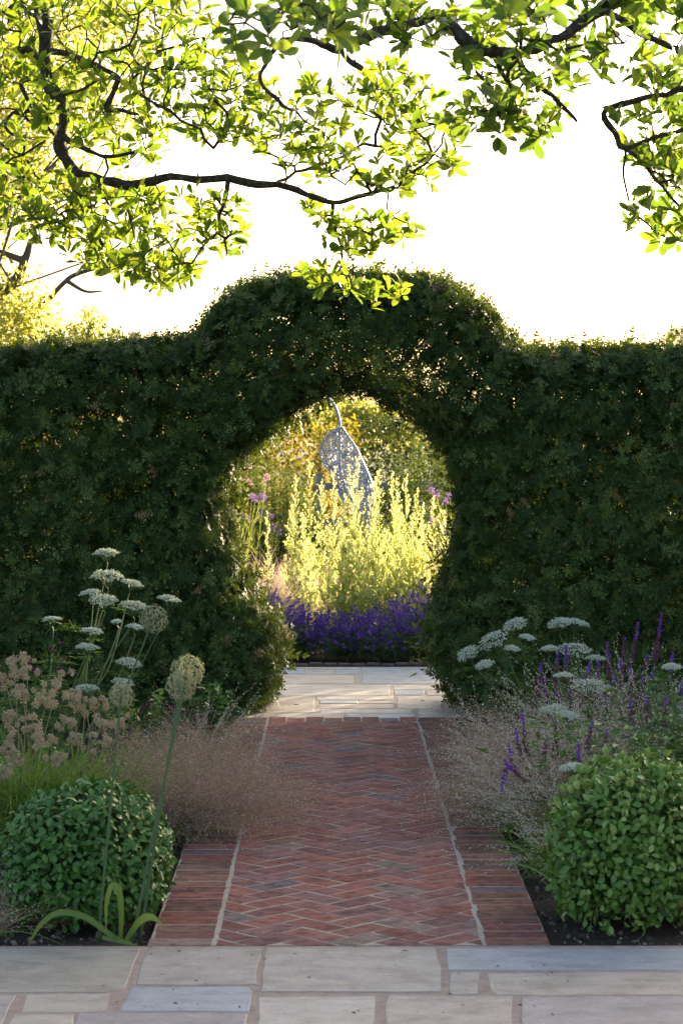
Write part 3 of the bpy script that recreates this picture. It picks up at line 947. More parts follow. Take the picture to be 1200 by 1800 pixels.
ZR = 9.2
Bm = [limb_nodes([(1500, -260, .6, 22), (1290, -120, .4, 18), (1120, -20, .2, 14), (1050, 25, .1, 12), (985, 62, 0, 11), (940, 82, 0, 11.5), (905, 95, 0, 12), (860, 86, 0, 13), (815, 68, 0, 13), (790, 48, 0, 13), (766, 28, 0, 12), (735, 38, 0, 11.5), (700, 47, -.1, 11), (650, 62, -.2, 10), (600, 88, -.3, 9), (575, 82, -.3, 8), (545, 72, -.4, 6), (495, 66, -.5, 4.5)], ZR),
      limb_nodes([(905, 95, 0, 8), (930, 125, 0, 7), (955, 148, 0, 6), (985, 180, .1, 5), (1010, 215, .1, 3)], ZR),
      limb_nodes([(800, 62, 0, 6), (815, 95, .2, 4.5), (835, 125, .3, 4), (862, 158, .3, 3.4), (868, 195, .3, 2.6), (890, 215, .3, 2)], ZR),
      limb_nodes([(1110, -20, .1, 8), (1060, 20, .1, 7), (1090, 35, 0, 7), (1140, 62, 0, 7), (1200, 98, 0, 7), (1280, 150, 0, 6)], ZR),
      limb_nodes([(1260, 140, 0, 8), (1150, 170, 0, 6), (1066, 190, 0, 6), (1078, 230, 0, 6), (1090, 262, 0, 6), (1135, 252, 0, 5), (1210, 225, 0, 5)], ZR),
      limb_nodes([(1090, 262, 0, 5), (1130, 295, 0, 4), (1165, 330, 0, 3.5), (1215, 375, 0, 3)], ZR),
      limb_nodes([(1092, 266, 0, 3), (1098, 320, 0, 2.5), (1120, 375, 0, 2.2), (1160, 410, 0, 2), (1195, 420, 0, 1.6)], ZR),
      limb_nodes([(600, 86, -.3, 6), (620, 108, -.3, 6), (640, 122, -.3, 5)], ZR),
      limb_nodes([(495, 66, -.5, 5), (478, 92, -.5, 4.5), (458, 128, -.5, 4), (468, 160, -.5, 4), (488, 178, -.5, 4.5), (515, 196, -.4, 3), (548, 215, -.3, 2)], ZR),
      limb_nodes([(850, 0, -1.2, 6), (760, -30, -1.4, 6), (620, -20, -1.5, 5), (520, 10, -1.6, 4), (440, 30, -1.6, 3)], ZR),
      limb_nodes([(1120, -60, -.2, 9), (980, -60, -.8, 8), (850, 0, -1.2, 6)], ZR)]
regR = [([(690, 20), (800, 0), (1000, 30), (1020, 110), (1000, 220), (930, 235), (880, 200), (840, 140), (790, 100), (700, 90)], 46, ZR, .55),
        ([(1000, -20), (1220, -20), (1220, 150), (1130, 160), (1020, 110)], 30, ZR, .5),
        ([(1060, 180), (1230, 120), (1230, 400), (1180, 350), (1130, 300), (1080, 230)], 26, ZR, .4),
        ([(1090, 370), (1130, 330), (1215, 390), (1210, 425), (1150, 420), (1100, 400)], 10, ZR, .25),
        ([(800, 150), (890, 170), (960, 215), (970, 245), (870, 235), (790, 215)], 14, ZR, .3),
        ([(480, -20), (700, -20), (760, 40), (650, 70), (520, 60)], 16, ZR - .4, .5),
        ([(380, -10), (600, -20), (640, 60), (540, 100), (420, 90), (390, 50)], 11, ZR - 1.9, .35),
        ([(840, -20), (1000, -20), (960, 20), (880, 30)], 5, ZR - 2.0, .3)]
magnolia('magnolia reaching in from the right with darker, nearer leaves along the top', [(3.5, 9.9, -.05, .15), (3.45, 9.9, 1.2, .12), (3.3, 9.85, 2.6, .10), (2.6, 9.8, 3.6, .085), (2.1, 9.8, 4.1, .07)], Bm, regR, .088, M['magnolia_deep'])

# ------------------------------------------------------------------ clipped mound shrubs at the front of the beds
def mound(label, c, rx, ry, h, mat, n, lsize, flat=.0):
    root = thing('mound_shrub', label, 'shrub', (c[0], c[1], -.02), 'clipped mounds either side of the path')
    mb = MB()
    for i in range(14):
        a = random.uniform(0, 6.28)
        tip = np.array([c[0] + rx * .75 * math.cos(a), c[1] + ry * .75 * math.sin(a), h * random.uniform(.3, .85)])
        b = np.array([c[0], c[1], -.03])
        tube(mb, [b, b + (tip - b) * .5 + [0, 0, .06], tip], [.012, .008, .003], 5, cap=False)
    mb.build('stems', M['bark'], root, kind='stuff')
    def surf(n, lo=.66, hi=1.02):
        d = runit(n)
        d[:, 2] = np.abs(d[:, 2]) * 1.75 - .75
        d = unit(d)
        sq = (np.abs(d) ** 2.7).sum(1) ** (-1 / 2.7)      # a slightly boxy clipped ball
        r = rng.uniform(lo, hi, n) ** .6
        lump = 1 + .06 * wob(d * 2 + c[0], 2.2) + .035 * wob(d * 3 + c[0], 6)
        sc = np.array([rx, ry, h * .60])
        p = d * (sq * r * lump)[:, None] * sc + np.array([c[0], c[1], h * .40])
        return p, unit(d / sc)
    p, nr = surf(n)
    k = p[:, 2] > -.01
    p, nr = p[k], nr[k]
    n = len(p)
    ax = unit(np.cross(nr, runit(n)) * .9 + nr * .55 + np.array([0, 0, .05]))
    nn = unit(nr + runit(n) * .55 + np.array([0, 0, .25]))
    sc = lsize * rng.uniform(.65, 1.2, n)
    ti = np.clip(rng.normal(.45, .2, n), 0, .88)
    front = nr[:, 1] < -.25
    sz = np.where(front, sc * (1 + .4 * (-nr[:, 1])) * np.abs((nn * [0, 1, 0]).sum(1)), 0)
    dist = np.linalg.norm((p - np.array([c[0], c[1], h * .40])) / np.array([rx, ry, h * .60]), axis=1)
    pick = np.argsort(-(sz + .02 * (dist > .97)))[:300]
    leaf_objects(root, leaf_meshes('s', LEAF_SHRUB, mat, [.2, .35, .45, .55, .75]), p, ax, nn, sc, pick)
    rest = np.setdiff1d(np.arange(n), pick)
    mb = MB()
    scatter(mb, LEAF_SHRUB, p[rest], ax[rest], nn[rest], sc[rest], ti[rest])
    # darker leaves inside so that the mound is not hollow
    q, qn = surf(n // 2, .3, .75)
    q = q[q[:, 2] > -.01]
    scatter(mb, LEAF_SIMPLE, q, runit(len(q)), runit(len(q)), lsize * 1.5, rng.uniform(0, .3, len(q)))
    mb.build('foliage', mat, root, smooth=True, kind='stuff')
    return root, surf
mound('low clipped dark green leafy mound at the left front of the path', (-.91, 8.2), .30, .31, .455, M['shrub_dark'], 4700, .032)
mr, surfR = mound('taller clipped bright green leafy mound with pale new tips at the right front', (1.115, 8.2), .32, .33, .54, M['shrub_light'], 4700, .034)
mb = MB()
p, nr = surfR(900, .97, 1.03)
k = (p[:, 2] > .36)
p, nr = p[k], nr[k]
p = p[:110]; nr = nr[:110]
for j in range(6):
    scatter(mb, LEAF_SHRUB, p, unit(nr + np.array([0, 0, .8]) + runit(len(p)) * .55), unit(nr + runit(len(p)) * .8), rng.uniform(.022, .038, len(p)), rng.uniform(.8, 1, len(p)))
mb.build('young_tips', M['shrub_light'], mr, smooth=True, kind='stuff')

# ------------------------------------------------------------------ white umbels
def umbel_mesh(r, seed, dome=.3):
    g = np.random.default_rng(seed)
    mb = MB()
    nr_ = 26
    for i in range(nr_):
        rr = r * math.sqrt((i + .5) / nr_) * .92
        a = i * 2.39996
        u = rr / r
        c = np.array([rr * math.cos(a), rr * math.sin(a), r * dome * (1 - u * u) + g.normal() * r * .03])
        tube(mb, [[0, 0, -r * .62], c - [0, 0, .008]], [.0012, .0007], 3, .1, 1, cap=False)
        m = 20
        rad = r * .20
        d = unit(g.normal(size=(m, 3)) * [1, 1, .5] + [0, 0, .35])
        pp = c + d * rad * np.array([1, 1, .45]) * g.uniform(.35, 1, (m, 1))
        scatter(mb, BEAD, pp, unit(d + g.normal(size=(m, 3)) * .5), unit(g.normal(size=(m, 3))), g.uniform(.0065, .0115, m), np.clip(.35 + .5 * d[:, 2] + g.normal(0, .15, m), 0, 1))
    return mb
def umbel_plant(label, base, heads, group='white umbel flowers in the beds', nleaf=500, lh=.7):
    """heads: (px, py, width px, Z, tilt x, tilt y)"""
    root = thing('umbel_plant', label, 'flower', base, group)
    base = np.array(base, float)
    st = MB()
    hpos = []
    main = base + [0, 0, .15]
    for i, (px, py, w, Z, tx, ty) in enumerate(heads):
        c = P(px, py, Z)
        r = w / PXM(Z) / 2
        n = unit(np.array([tx, ty, 1.0]))
        mb = umbel_mesh(r, 100 + i + int(px), .34)
        mb.V = [(frames(np.array([[0, 1, 0]]) - n * n[1], n[None])[0] @ v.T).T + c for v in mb.V]
        mb.build('flower_head', [M['umbel'], M['stem_green']], root)
        b = base + np.array([random.gauss(0, .05), random.gauss(0, .05), 0])
        e = c - n * r * .62
        mid = b + (e - b) * .55 + np.array([random.gauss(0, .03), random.gauss(0, .03), .0])
        tube(st, smooth_path([b, b + (mid - b) * .5 + [0, 0, .04], mid, e - n * .05, e], 4), np.linspace(.006, .0028, 17), 5, random.random(), cap=False)
    st.build('stems', M['stem_green'], root)
    # ferny leaves
    mb = MB()
    cs = base + rng.normal(size=(nleaf // 22, 3)) * [.16, .14, 0] + np.c_[np.zeros((nleaf // 22, 2)), rng.uniform(.15, lh, nleaf // 22)]
    for c in cs:
        d = unit(np.array([rng.normal(), rng.normal(), .25]))
        s = unit(np.cross(d, up))
        L = rng.uniform(.12, .24)
        tube(mb, [c, c + d * L], [.0018, .0008], 3, .3, cap=False)
        t = rng.uniform(.1, 1, 44)
        sg = np.where(rng.random(44) < .5, -1, 1)
        off = (1.05 - t) * L * .5 * rng.uniform(.2, 1, 44)
        p = c + d * (t * L)[:, None] + s * (sg * off)[:, None] - up * (t ** 2 * L * .3)[:, None]
        scatter(mb, LEAF_NARROW, p, unit(d + s * sg[:, None] * .9 + runit(44) * .3), unit(up + runit(44) * .4), rng.uniform(.02, .042, 44), rng.random(44))
    mb.build('ferny_leaves', M['fern'], root, kind='stuff')
umbel_plant('tall white umbel plant against the left hedge, its top flower the highest', (-1.52, 12.5, -.02),
            [(188, 974, 46, 12.5, .05, -.15), (190, 1016, 58, 12.4, .1, -.25), (232, 1028, 40, 12.6, .3, -.1), (160, 1044, 38, 12.3, -.1, -.1), (183, 1058, 52, 12.2, .1, -.35), (236, 1068, 52, 12.3, .15, -.15), (298, 1056, 42, 12.5, .25, -.1)], nleaf=700, lh=.8)
umbel_plant('slender stem with one flat greenish white umbel, furthest left', (-1.68, 12.2, -.02), [(92, 1091, 34, 12.2, -.05, .0)], nleaf=200, lh=.5)
umbel_plant('lower white umbel plant below the tall one on the left', (-1.42, 11.8, -.02),
            [(163, 1112, 40, 11.8, .15, -.05), (154, 1140, 40, 11.7, .1, -.1), (228, 1168, 44, 11.7, .25, -.2), (217, 1202, 38, 11.6, .25, -.2), (152, 1213, 44, 11.5, .0, -.05), (238, 1104, 30, 12.0, .2, -.1), (206, 1094, 18, 12.0, 0, -.1)], nleaf=800, lh=.6)
umbel_plant('white umbel plant leaning left beside the right edge of the opening', (1.12, 12.3, -.02),
            [(824, 1150, 44, 12.2, -.5, -.45), (868, 1128, 56, 12.1, -.5, -.5), (852, 1170, 34, 12.0, -.25, -.3), (906, 1100, 46, 12.4, -.3, -.4), (926, 1122, 28, 12.3, .2, -.2), (900, 1142, 28, 12.2, .1, -.2)], nleaf=600, lh=.55)
umbel_plant('upright white umbel plant among purple spires on the right', (1.5, 12.2, -.02),
            [(984, 1098, 46, 12.3, -.15, -.25), (1014, 1098, 44, 12.5, .2, -.05), (1010, 1146, 64, 12.0, .05, -.3), (966, 1142, 32, 12.1, -.05, -.1), (1046, 1160, 38, 12.1, .05, -.05)], nleaf=600, lh=.5)
umbel_plant('wide white umbels over the pale beaded grass on the right', (1.3, 11.0, -.02),
            [(1036, 1210, 72, 11.0, .05, -.2), (972, 1250, 50, 10.8, -.1, -.15), (996, 1260, 42, 10.7, .1, -.2), (990, 1190, 34, 11.1, 0, 0)], nleaf=500, lh=.4)
umbel_plant('white umbels cut off by the right edge of the picture', (1.75, 10.6, -.02),
            [(1180, 1250, 40, 10.7, 0, -.05), (1194, 1267, 56, 10.5, .05, -.1), (1200, 1300, 40, 10.4, .1, -.1), (1180, 1175, 36, 11.0, 0, -.1)], nleaf=500, lh=.45)
umbel_plant('faded pale umbel low behind the bright green mound', (1.12, 9.2, -.02), [(1006, 1352, 46, 9.1, -.1, -.1)], nleaf=200, lh=.3)

# ------------------------------------------------------------------ alliums
def allium(label, base, head, w, Z, leaves=(), group='globe seed heads on the left'):
    root = thing('allium', label, 'flower', base, group)
    base = np.array(base, float)
    c = P(head[0], head[1], Z)
    r = w / PXM(Z) / 2
    mb = MB()
    n = 150
    i = np.arange(n) + .5
    phi = np.arccos(1 - 2 * i / n); th = math.pi * (1 + 5 ** .5) * i
    d = np.stack([np.cos(th) * np.sin(phi), np.sin(th) * np.sin(phi), np.cos(phi)], -1)
    d = unit(d + rng.normal(size=d.shape) * .08)
    L = r * rng.uniform(.82, 1.0, n)
    scatter(mb, TRI, np.tile(c, (n, 1)), d, runit(n), L, .25, 0, wscale=.018)
    scatter(mb, TRI, np.tile(c, (n, 1)), d, runit(n), L, .25, 0, wscale=.018)
    for k in range(6):
        rr = runit(n)
        t = unit(np.cross(d, rr))
        scatter(mb, LEAF_NARROW, c + d * L[:, None], unit(t + d * .45), d, r * rng.uniform(.13, .2, n), rng.uniform(.3, 1, n), 0, wscale=1.5)
    scatter(mb, BEAD, c + d * (L * .97)[:, None], d, runit(n), r * .13, rng.uniform(.0, .4, n))
    m = 420
    dd = runit(m)
    scatter(mb, BEAD, c + dd * (r * rng.uniform(.55, 1.0, m))[:, None], unit(dd + runit(m) * .8), runit(m), r * rng.uniform(.07, .13, m), rng.uniform(.1, .9, m))
    mb.build('flower_head', M['allium'], root)
    mb = MB()
    tube(mb, smooth_path([base, base + (c - base) * .4 + [.0, 0, .02], base + (c - base) * .75 + [0, 0, .012], c], 5), np.linspace(.0052, .0042, 16), 7, .3)
    mb.build('stem', M['stem_green'], root, smooth=True)
    for lf in leaves:
        a = smooth_path(np.array([[*P(x, y, base[1] + dz), w_] for x, y, dz, w_ in lf]), 6)
        tan = unit(np.gradient(a[:, :3], axis=0))
        sd_ = unit(np.cross(tan, np.array([.25, -1, .25])))
        nrm = np.cross(sd_, tan)
        a[:, 3] *= .72
        V = np.stack([a[:, :3] - sd_ * a[:, 3:] * .5 + nrm * a[:, 3:] * .12, a[:, :3], a[:, :3] + sd_ * a[:, 3:] * .5 + nrm * a[:, 3:] * .12], 1).reshape(-1, 3)
        F = []
        for q in range(len(a) - 1):
            F += [(3 * q, 3 * q + 1, 3 * q + 4, 3 * q + 3), (3 * q + 1, 3 * q + 2, 3 * q + 5, 3 * q + 4)]
        mb = MB(); mb.add(V, F, np.repeat(np.linspace(.2, .9, len(a)), 3))
        mb.build('strap_leaf', M['strap'], root, smooth=True)
gb = G(232, 1648)
allium('large pale globe allium with its stem leaning right from the front bed', (gb[0], 7.74, -.03), (330, 1180), 60, 7.92,
       [[(215, 1655, 0, .022), (190, 1640, -.02, .026), (150, 1612, -.03, .030), (105, 1604, -.05, .028), (72, 1625, -.06, .022), (50, 1662, -.06, .006)],
        [(222, 1652, 0, .022), (245, 1620, -.03, .034), (265, 1612, -.04, .034), (288, 1626, -.05, .004)]])
allium('globe allium half hidden behind the largest globe', (gb[0] + .025, 7.76, -.03), (318, 1206), 54, 7.98,
       [[(212, 1650, 0, .02), (213, 1600, -.02, .028), (208, 1562, -.03, .030), (196, 1558, -.04, .026), (187, 1590, -.05, .018), (187, 1632, -.05, .004)]])
allium('greenish fading globe allium above the tan grass heads', (G(176, 1640)[0], 7.75, -.03), (214, 1222), 44, 8.0,
       [[(180, 1648, 0, .018), (215, 1655, -.03, .022), (240, 1662, -.04, .004)]])
allium('globe allium standing among the white umbels by the hedge', (-1.22, 11.0, -.03), (270, 1088), 52, 11.3)

# ------------------------------------------------------------------ grasses
def grass_thing(name, label, base, group=None, cat='grass'):
    return thing(name, label, cat, base, group)
def tan_clump(label, c, rad, heads, nblade):
    root = grass_thing('woodrush_clump', label, (c[0], c[1], -.03), 'grass clumps with tan flower heads')
    mb = MB()
    b = np.array([c[0], c[1], -.03]) + np.c_[rng.normal(size=(nblade, 2)) * rad * .45, np.zeros(nblade)]
    d = unit(np.c_[rng.normal(size=(nblade, 2)) * .55 + [.10, -.1], np.ones(nblade)])
    blades(mb, b, d, rng.uniform(.35, .72, nblade), rng.uniform(.004, .008, nblade), rng.uniform(.15, .8, nblade), rng.random(nblade), 7)
    mb.build('leaf_blades', M['green_blade'], root, kind='stuff')
    st = MB()
    for (px, py, w, Z) in heads:
        hc = P(px, py, Z)
        e0 = np.array([c[0] + random.gauss(0, rad * .3), c[1] + random.gauss(0, rad * .3), 0])
        tube(st, smooth_path([e0, e0 + (hc - e0) * .5 + [0, 0, .07], hc], 4), np.linspace(.0025, .0015, 9), 4, .7, cap=False)
        mb = MB()
        r = w / PXM(Z) / 2
        for k in range(int(rng.integers(10, 16))):
            cc = hc + rng.normal(size=3) * r * .6 * np.array([1, 1, .85])
            m = 85
            dd = runit(m)
            rr = r * rng.uniform(.16, .34)
            pp = cc + dd * rr * rng.uniform(.2, 1, (m, 1))
            scatter(mb, BEAD, pp, unit(dd + runit(m) * .6), runit(m), rng.uniform(.005, .010, m), np.clip(rng.normal(.5, .25, m), 0, 1))
        mb.build('flower_head', M['tan'], root)
    st.build('stems', M['straw'], root)
tan_clump('green grass clump with fluffy tan heads at the far left edge', (-1.36, 9.75), .26,
          [(26, 1170, 50, 9.9), (50, 1180, 34, 9.8), (6, 1192, 44, 9.9), (104, 1200, 44, 9.8), (84, 1228, 46, 9.6), (62, 1272, 46, 9.4), (76, 1302, 44, 9.3), (14, 1262, 40, 9.5), (10, 1308, 46, 9.3), (8, 1360, 30, 9.2), (40, 1220, 34, 9.7), (100, 1330, 30, 9.3), (30, 1330, 34, 9.3)], 1500)
tan_clump('green grass clump with fluffy tan heads next to the pink haze grass', (-1.12, 9.9), .22,
          [(150, 1236, 50, 9.9), (182, 1268, 44, 9.7), (128, 1222, 36, 10.0), (176, 1232, 34, 10.0), (120, 1270, 36, 9.7), (186, 1306, 34, 9.6), (212, 1268, 30, 9.9), (140, 1300, 30, 9.6)], 1000)
mbx = None
def haze_clump(label, c, rx, h, n, spec, lean=(0, 0), cat='grass', tint=.45, green=90, group='airy pink brown grasses spilling over the path'):
    root = grass_thing('haze_grass', label, (c[0], c[1], -.03), group)
    mb = MB()
    b = np.array([c[0], c[1], -.02]) + np.c_[rng.normal(size=(n, 2)) * rx * .16, np.zeros(n)]
    d = unit(np.c_[rng.normal(size=(n, 2)) * .75 + lean, np.full(n, 1.0)])
    pos = blades(mb, b, d, h * rng.uniform(.75, 1.25, n), .0019, rng.uniform(.1, .6, n), rng.random(n), 7)
    mb.build('stems', M['straw'], root, kind='stuff')
    mb = MB()
    i = rng.integers(0, n, spec)
    s = rng.beta(2.6, 1.6, spec) * 6.99
    k = s.astype(int); fr = (s - k)[:, None]
    q = pos[i, k] * (1 - fr) + pos[i, np.minimum(k + 1, 7)] * fr
    q = q + rng.normal(size=q.shape) * (.027 * h / .6)
    q = q[q[:, 2] > .01]
    m = len(q)
    scatter(mb, SPECK, q, runit(m), runit(m), rng.uniform(.0045, .0092, m), np.where(rng.random(m) < .1, 1.0, np.clip(rng.normal(tint, .26, m), 0, 1)))
    j = rng.random(m) < .3
    scatter(mb, TRI, q[j], unit(runit(j.sum()) + [0, 0, -1.0]), runit(j.sum()), rng.uniform(.02, .06, j.sum()), .3, 0, wscale=.012)
    mb.build('panicles', M['haze'], root, kind='stuff')
    mb = MB()
    b = np.array([c[0], c[1], -.02]) + np.c_[rng.normal(size=(green, 2)) * rx * .2, np.zeros(green)]
    d = unit(np.c_[rng.normal(size=(green, 2)) * .6, np.full(green, .9)])
    blades(mb, b, d, rng.uniform(.15, .38, green), .004, rng.uniform(.3, .9, green), rng.random(green), 5)
    mb.build('leaf_blades', M['green_blade'], root, kind='stuff')
haze_clump('airy pink brown grass spilling over the left path border', (-.66, 9.9), .36, .60, 620, 38000, (.16, -.14))
haze_clump('airy pink brown grass further back along the left border', (-.74, 11.1), .34, .52, 380, 18000, (.12, -.05))
haze_clump('pink brown grass leaning onto the right path border', (.92, 10.2), .34, .56, 520, 30000, (-.22, -.08), tint=.42)
haze_clump('pink brown grass close under the right jamb of the opening', (.98, 11.8), .3, .52, 340, 15000, (-.15, -.05), tint=.42)
haze_clump('small tuft of tan grass at the left picture edge in front of the mound', (-1.22, 7.85), .12, .28, 60, 1400, (-.1, 0), tint=.6, green=10)

def melic(label, c, rx, h, n, lean=(0, 0), green=120, beads=30, width=.55, group='white beaded grasses'):
    root = grass_thing('melic_grass', label, (c[0], c[1], -.03), group)
    mb = MB()
    b = np.array([c[0], c[1], -.02]) + np.c_[rng.normal(size=(n, 2)) * rx, np.zeros(n)]
    d = unit(np.c_[rng.normal(size=(n, 2)) * width + lean, np.full(n, 1.0)])
    pos = blades(mb, b, d, h * rng.uniform(.7, 1.2, n), .0016, rng.uniform(.05, .55, n), rng.random(n), 8)
    mb.build('stems', M['straw'], root, kind='stuff')
    mb = MB()
    i = np.repeat(np.arange(n), beads)
    s = np.tile(np.linspace(.52, 1, beads), n) + rng.normal(0, .01, n * beads)
    s = np.clip(s, 0, 1) * 7.999
    k = s.astype(int); fr = (s - k)[:, None]
    q = pos[i, k] * (1 - fr) + pos[i, np.minimum(k + 1, 8)] * fr
    tan = unit(pos[i, np.minimum(k + 1, 8)] - pos[i, k])
    q = q + rng.normal(size=q.shape) * .005
    m = len(q)
    keep = rng.random(m) < .8
    scatter(mb, BEAD, q[keep], unit(tan[keep] + runit(keep.sum()) * .6), runit(keep.sum()), rng.uniform(.0055, .0105, keep.sum()), np.clip(rng.normal(.62, .25, keep.sum()), 0, 1))
    mb.build('seed_heads', M['bead'], root, kind='stuff')
    mb = MB()
    b = np.array([c[0], c[1], -.02]) + np.c_[rng.normal(size=(green, 2)) * rx * 1.4, np.zeros(green)]
    d = unit(np.c_[rng.normal(size=(green, 2)) * .55, np.full(green, 1.0)])
    blades(mb, b, d, rng.uniform(.2, .5, green), .006, rng.uniform(.3, .9, green), rng.random(green), 6)
    mb.build('leaf_blades', M['green_blade'], root, kind='stuff')
melic('white beaded grass arching over the right border of the path', (1.02, 9.75), .08, .60, 330, (-.32, -.1), 320)
melic('dense pale beaded grass in the middle of the right bed', (1.16, 10.7), .13, .70, 460, (-.12, -.05), 260)
melic('pale beaded grass under the tall purple spires', (1.5, 11.3), .16, .76, 400, (.0, -.05), 220)
melic('sparse white beaded grass beside the left jamb of the opening', (-.72, 12.1), .08, .5, 60, (.15, 0), 40)
melic('white beaded grass low among the leaves behind the right mound', (.98, 8.95), .06, .42, 60, (-.3, -.1), 160)

# ------------------------------------------------------------------ purple spires
def salvia(label, base, spikes, nleaf=160, group='purple flower spires on the right'):
    root = thing('salvia_plant', label, 'flower', base, group)
    base = np.array(base, float)
    st = MB()
    for (x0, y0, x1, y1, Z, frac) in spikes:            # bottom and top of the flowering spike
        a, t = P(x0, y0, Z), P(x1, y1, Z + .02)
        b = base + np.array([random.gauss(0, .05), random.gauss(0, .05), 0])
        tube(st, smooth_path([b, b + (a - b) * .6 + [0, 0, .02], a, (a + t) / 2, t], 4), np.linspace(.0038, .0012, 17), 4, .2, cap=False)
        mb = MB()
        L = np.linalg.norm(t - a)
        nw = max(5, int(L / .016))
        for k in range(nw):
            s = (k + .5) / nw
            c = a + (t - a) * s
            d = unit(t - a)
            m = 9
            rad = unit(np.cross(d, runit(m)))
            tv = rng.uniform(.7, 1.0, m) if s > 1 - frac else rng.uniform(0, .45, m)
            scatter(mb, BEAD, c + rad * .003 + d * rng.uniform(-.006, .006, (m, 1)), unit(rad + d * .75), runit(m), rng.uniform(.013, .021, m) * (1.15 - .6 * s), tv)
        mb.build('flower_spike', M['salvia'], root)
    st.build('stems', M['salvia'], root)
    mb = MB()
    n = nleaf
    p = base + np.c_[rng.normal(size=(n, 2)) * .13, rng.uniform(.08, .5, n)]
    d = unit(np.c_[rng.normal(size=(n, 2)), rng.uniform(-.1, .6, n)])
    scatter(mb, LEAF_SIMPLE, p, d, unit(up + runit(n) * .5), rng.uniform(.05, .1, n), rng.random(n), wscale=.75)
    mb.build('leaves', M['fern'], root, kind='stuff')
salvia('tallest purple spire near the right edge', (1.86, 12.0, -.02), [(1150, 1165, 1162, 1076, 12.0, .45), (1176, 1210, 1182, 1146, 11.9, .6), (1196, 1250, 1196, 1195, 11.8, .6), (1130, 1200, 1137, 1150, 12.0, .2)])
salvia('maroon purple spires between the tallest spire and the white umbels', (1.66, 11.9, -.02), [(1105, 1180, 1121, 1092, 11.9, .4), (1090, 1200, 1097, 1120, 11.9, .1), (1070, 1190, 1066, 1128, 11.8, .5), (1085, 1220, 1090, 1160, 11.7, .3), (1112, 1225, 1108, 1175, 11.7, .3), (1052, 1200, 1050, 1160, 11.7, .5), (1075, 1240, 1078, 1185, 11.6, .2), (1125, 1250, 1128, 1190, 11.6, .2), (1140, 1230, 1146, 1180, 11.8, .3), (1098, 1255, 1096, 1205, 11.5, .3)])
salvia('purple spires rising through the upright white umbels', (1.38, 11.6, -.02), [(995, 1200, 994, 1132, 11.6, .5), (975, 1205, 980, 1150, 11.5, .3), (945, 1225, 950, 1165, 11.4, .3), (1032, 1200, 1036, 1165, 11.5, .5), (960, 1230, 956, 1190, 11.3, .3), (1020, 1235, 1024, 1190, 11.3, .3), (1005, 1260, 1000, 1210, 11.2, .2), (985, 1270, 978, 1215, 11.1, .2), (1045, 1260, 1050, 1205, 11.2, .2), (1065, 1270, 1062, 1220, 11.1, .3)])
salvia('dark purple spires bowing over the pale grass in mid bed', (1.05, 9.9, -.02), [(925, 1330, 916, 1248, 9.9, .3), (915, 1340, 906, 1280, 9.8, .4), (900, 1355, 893, 1308, 9.7, .6), (912, 1365, 884, 1335, 9.6, .6), (890, 1350, 880, 1392, 9.6, .8), (975, 1330, 978, 1262, 10.0, .2), (955, 1340, 958, 1300, 9.9, .2)], 200)
salvia('short purple spire just above the right mound', (1.3, 9.6, -.02), [(1016, 1360, 1016, 1308, 9.5, .6), (1060, 1330, 1066, 1280, 9.6, .3), (1030, 1320, 1040, 1270, 9.7, .3)], 260)
salvia('maroon spires at the right edge above the green leaves', (1.7, 10.3, -.02), [(1140, 1290, 1136, 1225, 10.3, .2), (1165, 1280, 1170, 1220, 10.3, .3), (1110, 1280, 1106, 1230, 10.2, .2), (1190, 1290, 1188, 1240, 10.2, .5)], 320)

# broad green foliage under the flowers
def leafy(label, c, rad, h, n, size, mat, group='leafy plants in the beds', simple=LEAF_SIMPLE, name='leafy_plant'):
    root = thing(name, label, 'plant', (c[0], c[1], -.03), group)
    st, mb = MB(), MB()
    ns = max(8, n // 22)
    for i in range(ns):
        b = np.array([c[0] + random.gauss(0, rad * .3), c[1] + random.gauss(0, rad * .3), -.03])
        t = np.array([c[0] + random.gauss(0, rad * .55), c[1] + random.gauss(0, rad * .55), h * random.uniform(.6, 1.1)])
        m_ = (b + t) / 2 + rng.normal(size=3) * .02
        pts = smooth_path([b, m_, t], 5)
        tube(st, pts, np.linspace(.003, .0012, len(pts)), 4, .4, cap=False)
        m = n // ns
        s = rng.uniform(.2, 1, m)
        p = pts[(s * (len(pts) - 1)).astype(int)]
        d = unit(np.c_[rng.normal(size=(m, 2)), rng.uniform(-.2, .6, m)])
        scatter(mb, simple, p, d, unit(up + runit(m) * .45), size * rng.uniform(.6, 1.25, m), rng.random(m))
    st.build('stems', M['stem_green'], root, kind='stuff')
    mb.build('leaves', mat, root, kind='stuff')
leafy('leafy green salvia foliage above the right mound', (1.52, 9.9), .26, .62, 900, .06, M['fern'])
leafy('low green leaves between the right mound and the path border', (1.0, 8.85), .16, .3, 500, .05, M['fern'])
leafy('dark leaves behind the white beaded grass on the right', (1.75, 10.9), .3, .6, 700, .06, M['fern'])
leafy('low leaves at the foot of the right hedge', (1.35, 13.0), .35, .3, 600, .06, M['fern'])
leafy('grey green leaves at the foot of the left hedge by the pink flowers', (-1.05, 12.4), .25, .34, 600, .055, M['fern'])
leafy('broad shiny leaves at the left corner of the opening', (-.72, 13.3), .12, .28, 260, .09, M['shrub_dark'])
leafy('ferny leaves filling the bed behind the tan grass', (-1.6, 11.4), .3, .55, 900, .05, M['fern'], simple=LEAF_NARROW)
leafy('leaves at the left edge behind the tan grass', (-1.75, 10.6), .25, .5, 500, .05, M['fern'])
leafy('low leaves under the pink haze grass on the left border', (-.82, 9.3), .14, .16, 260, .04, M['fern'])

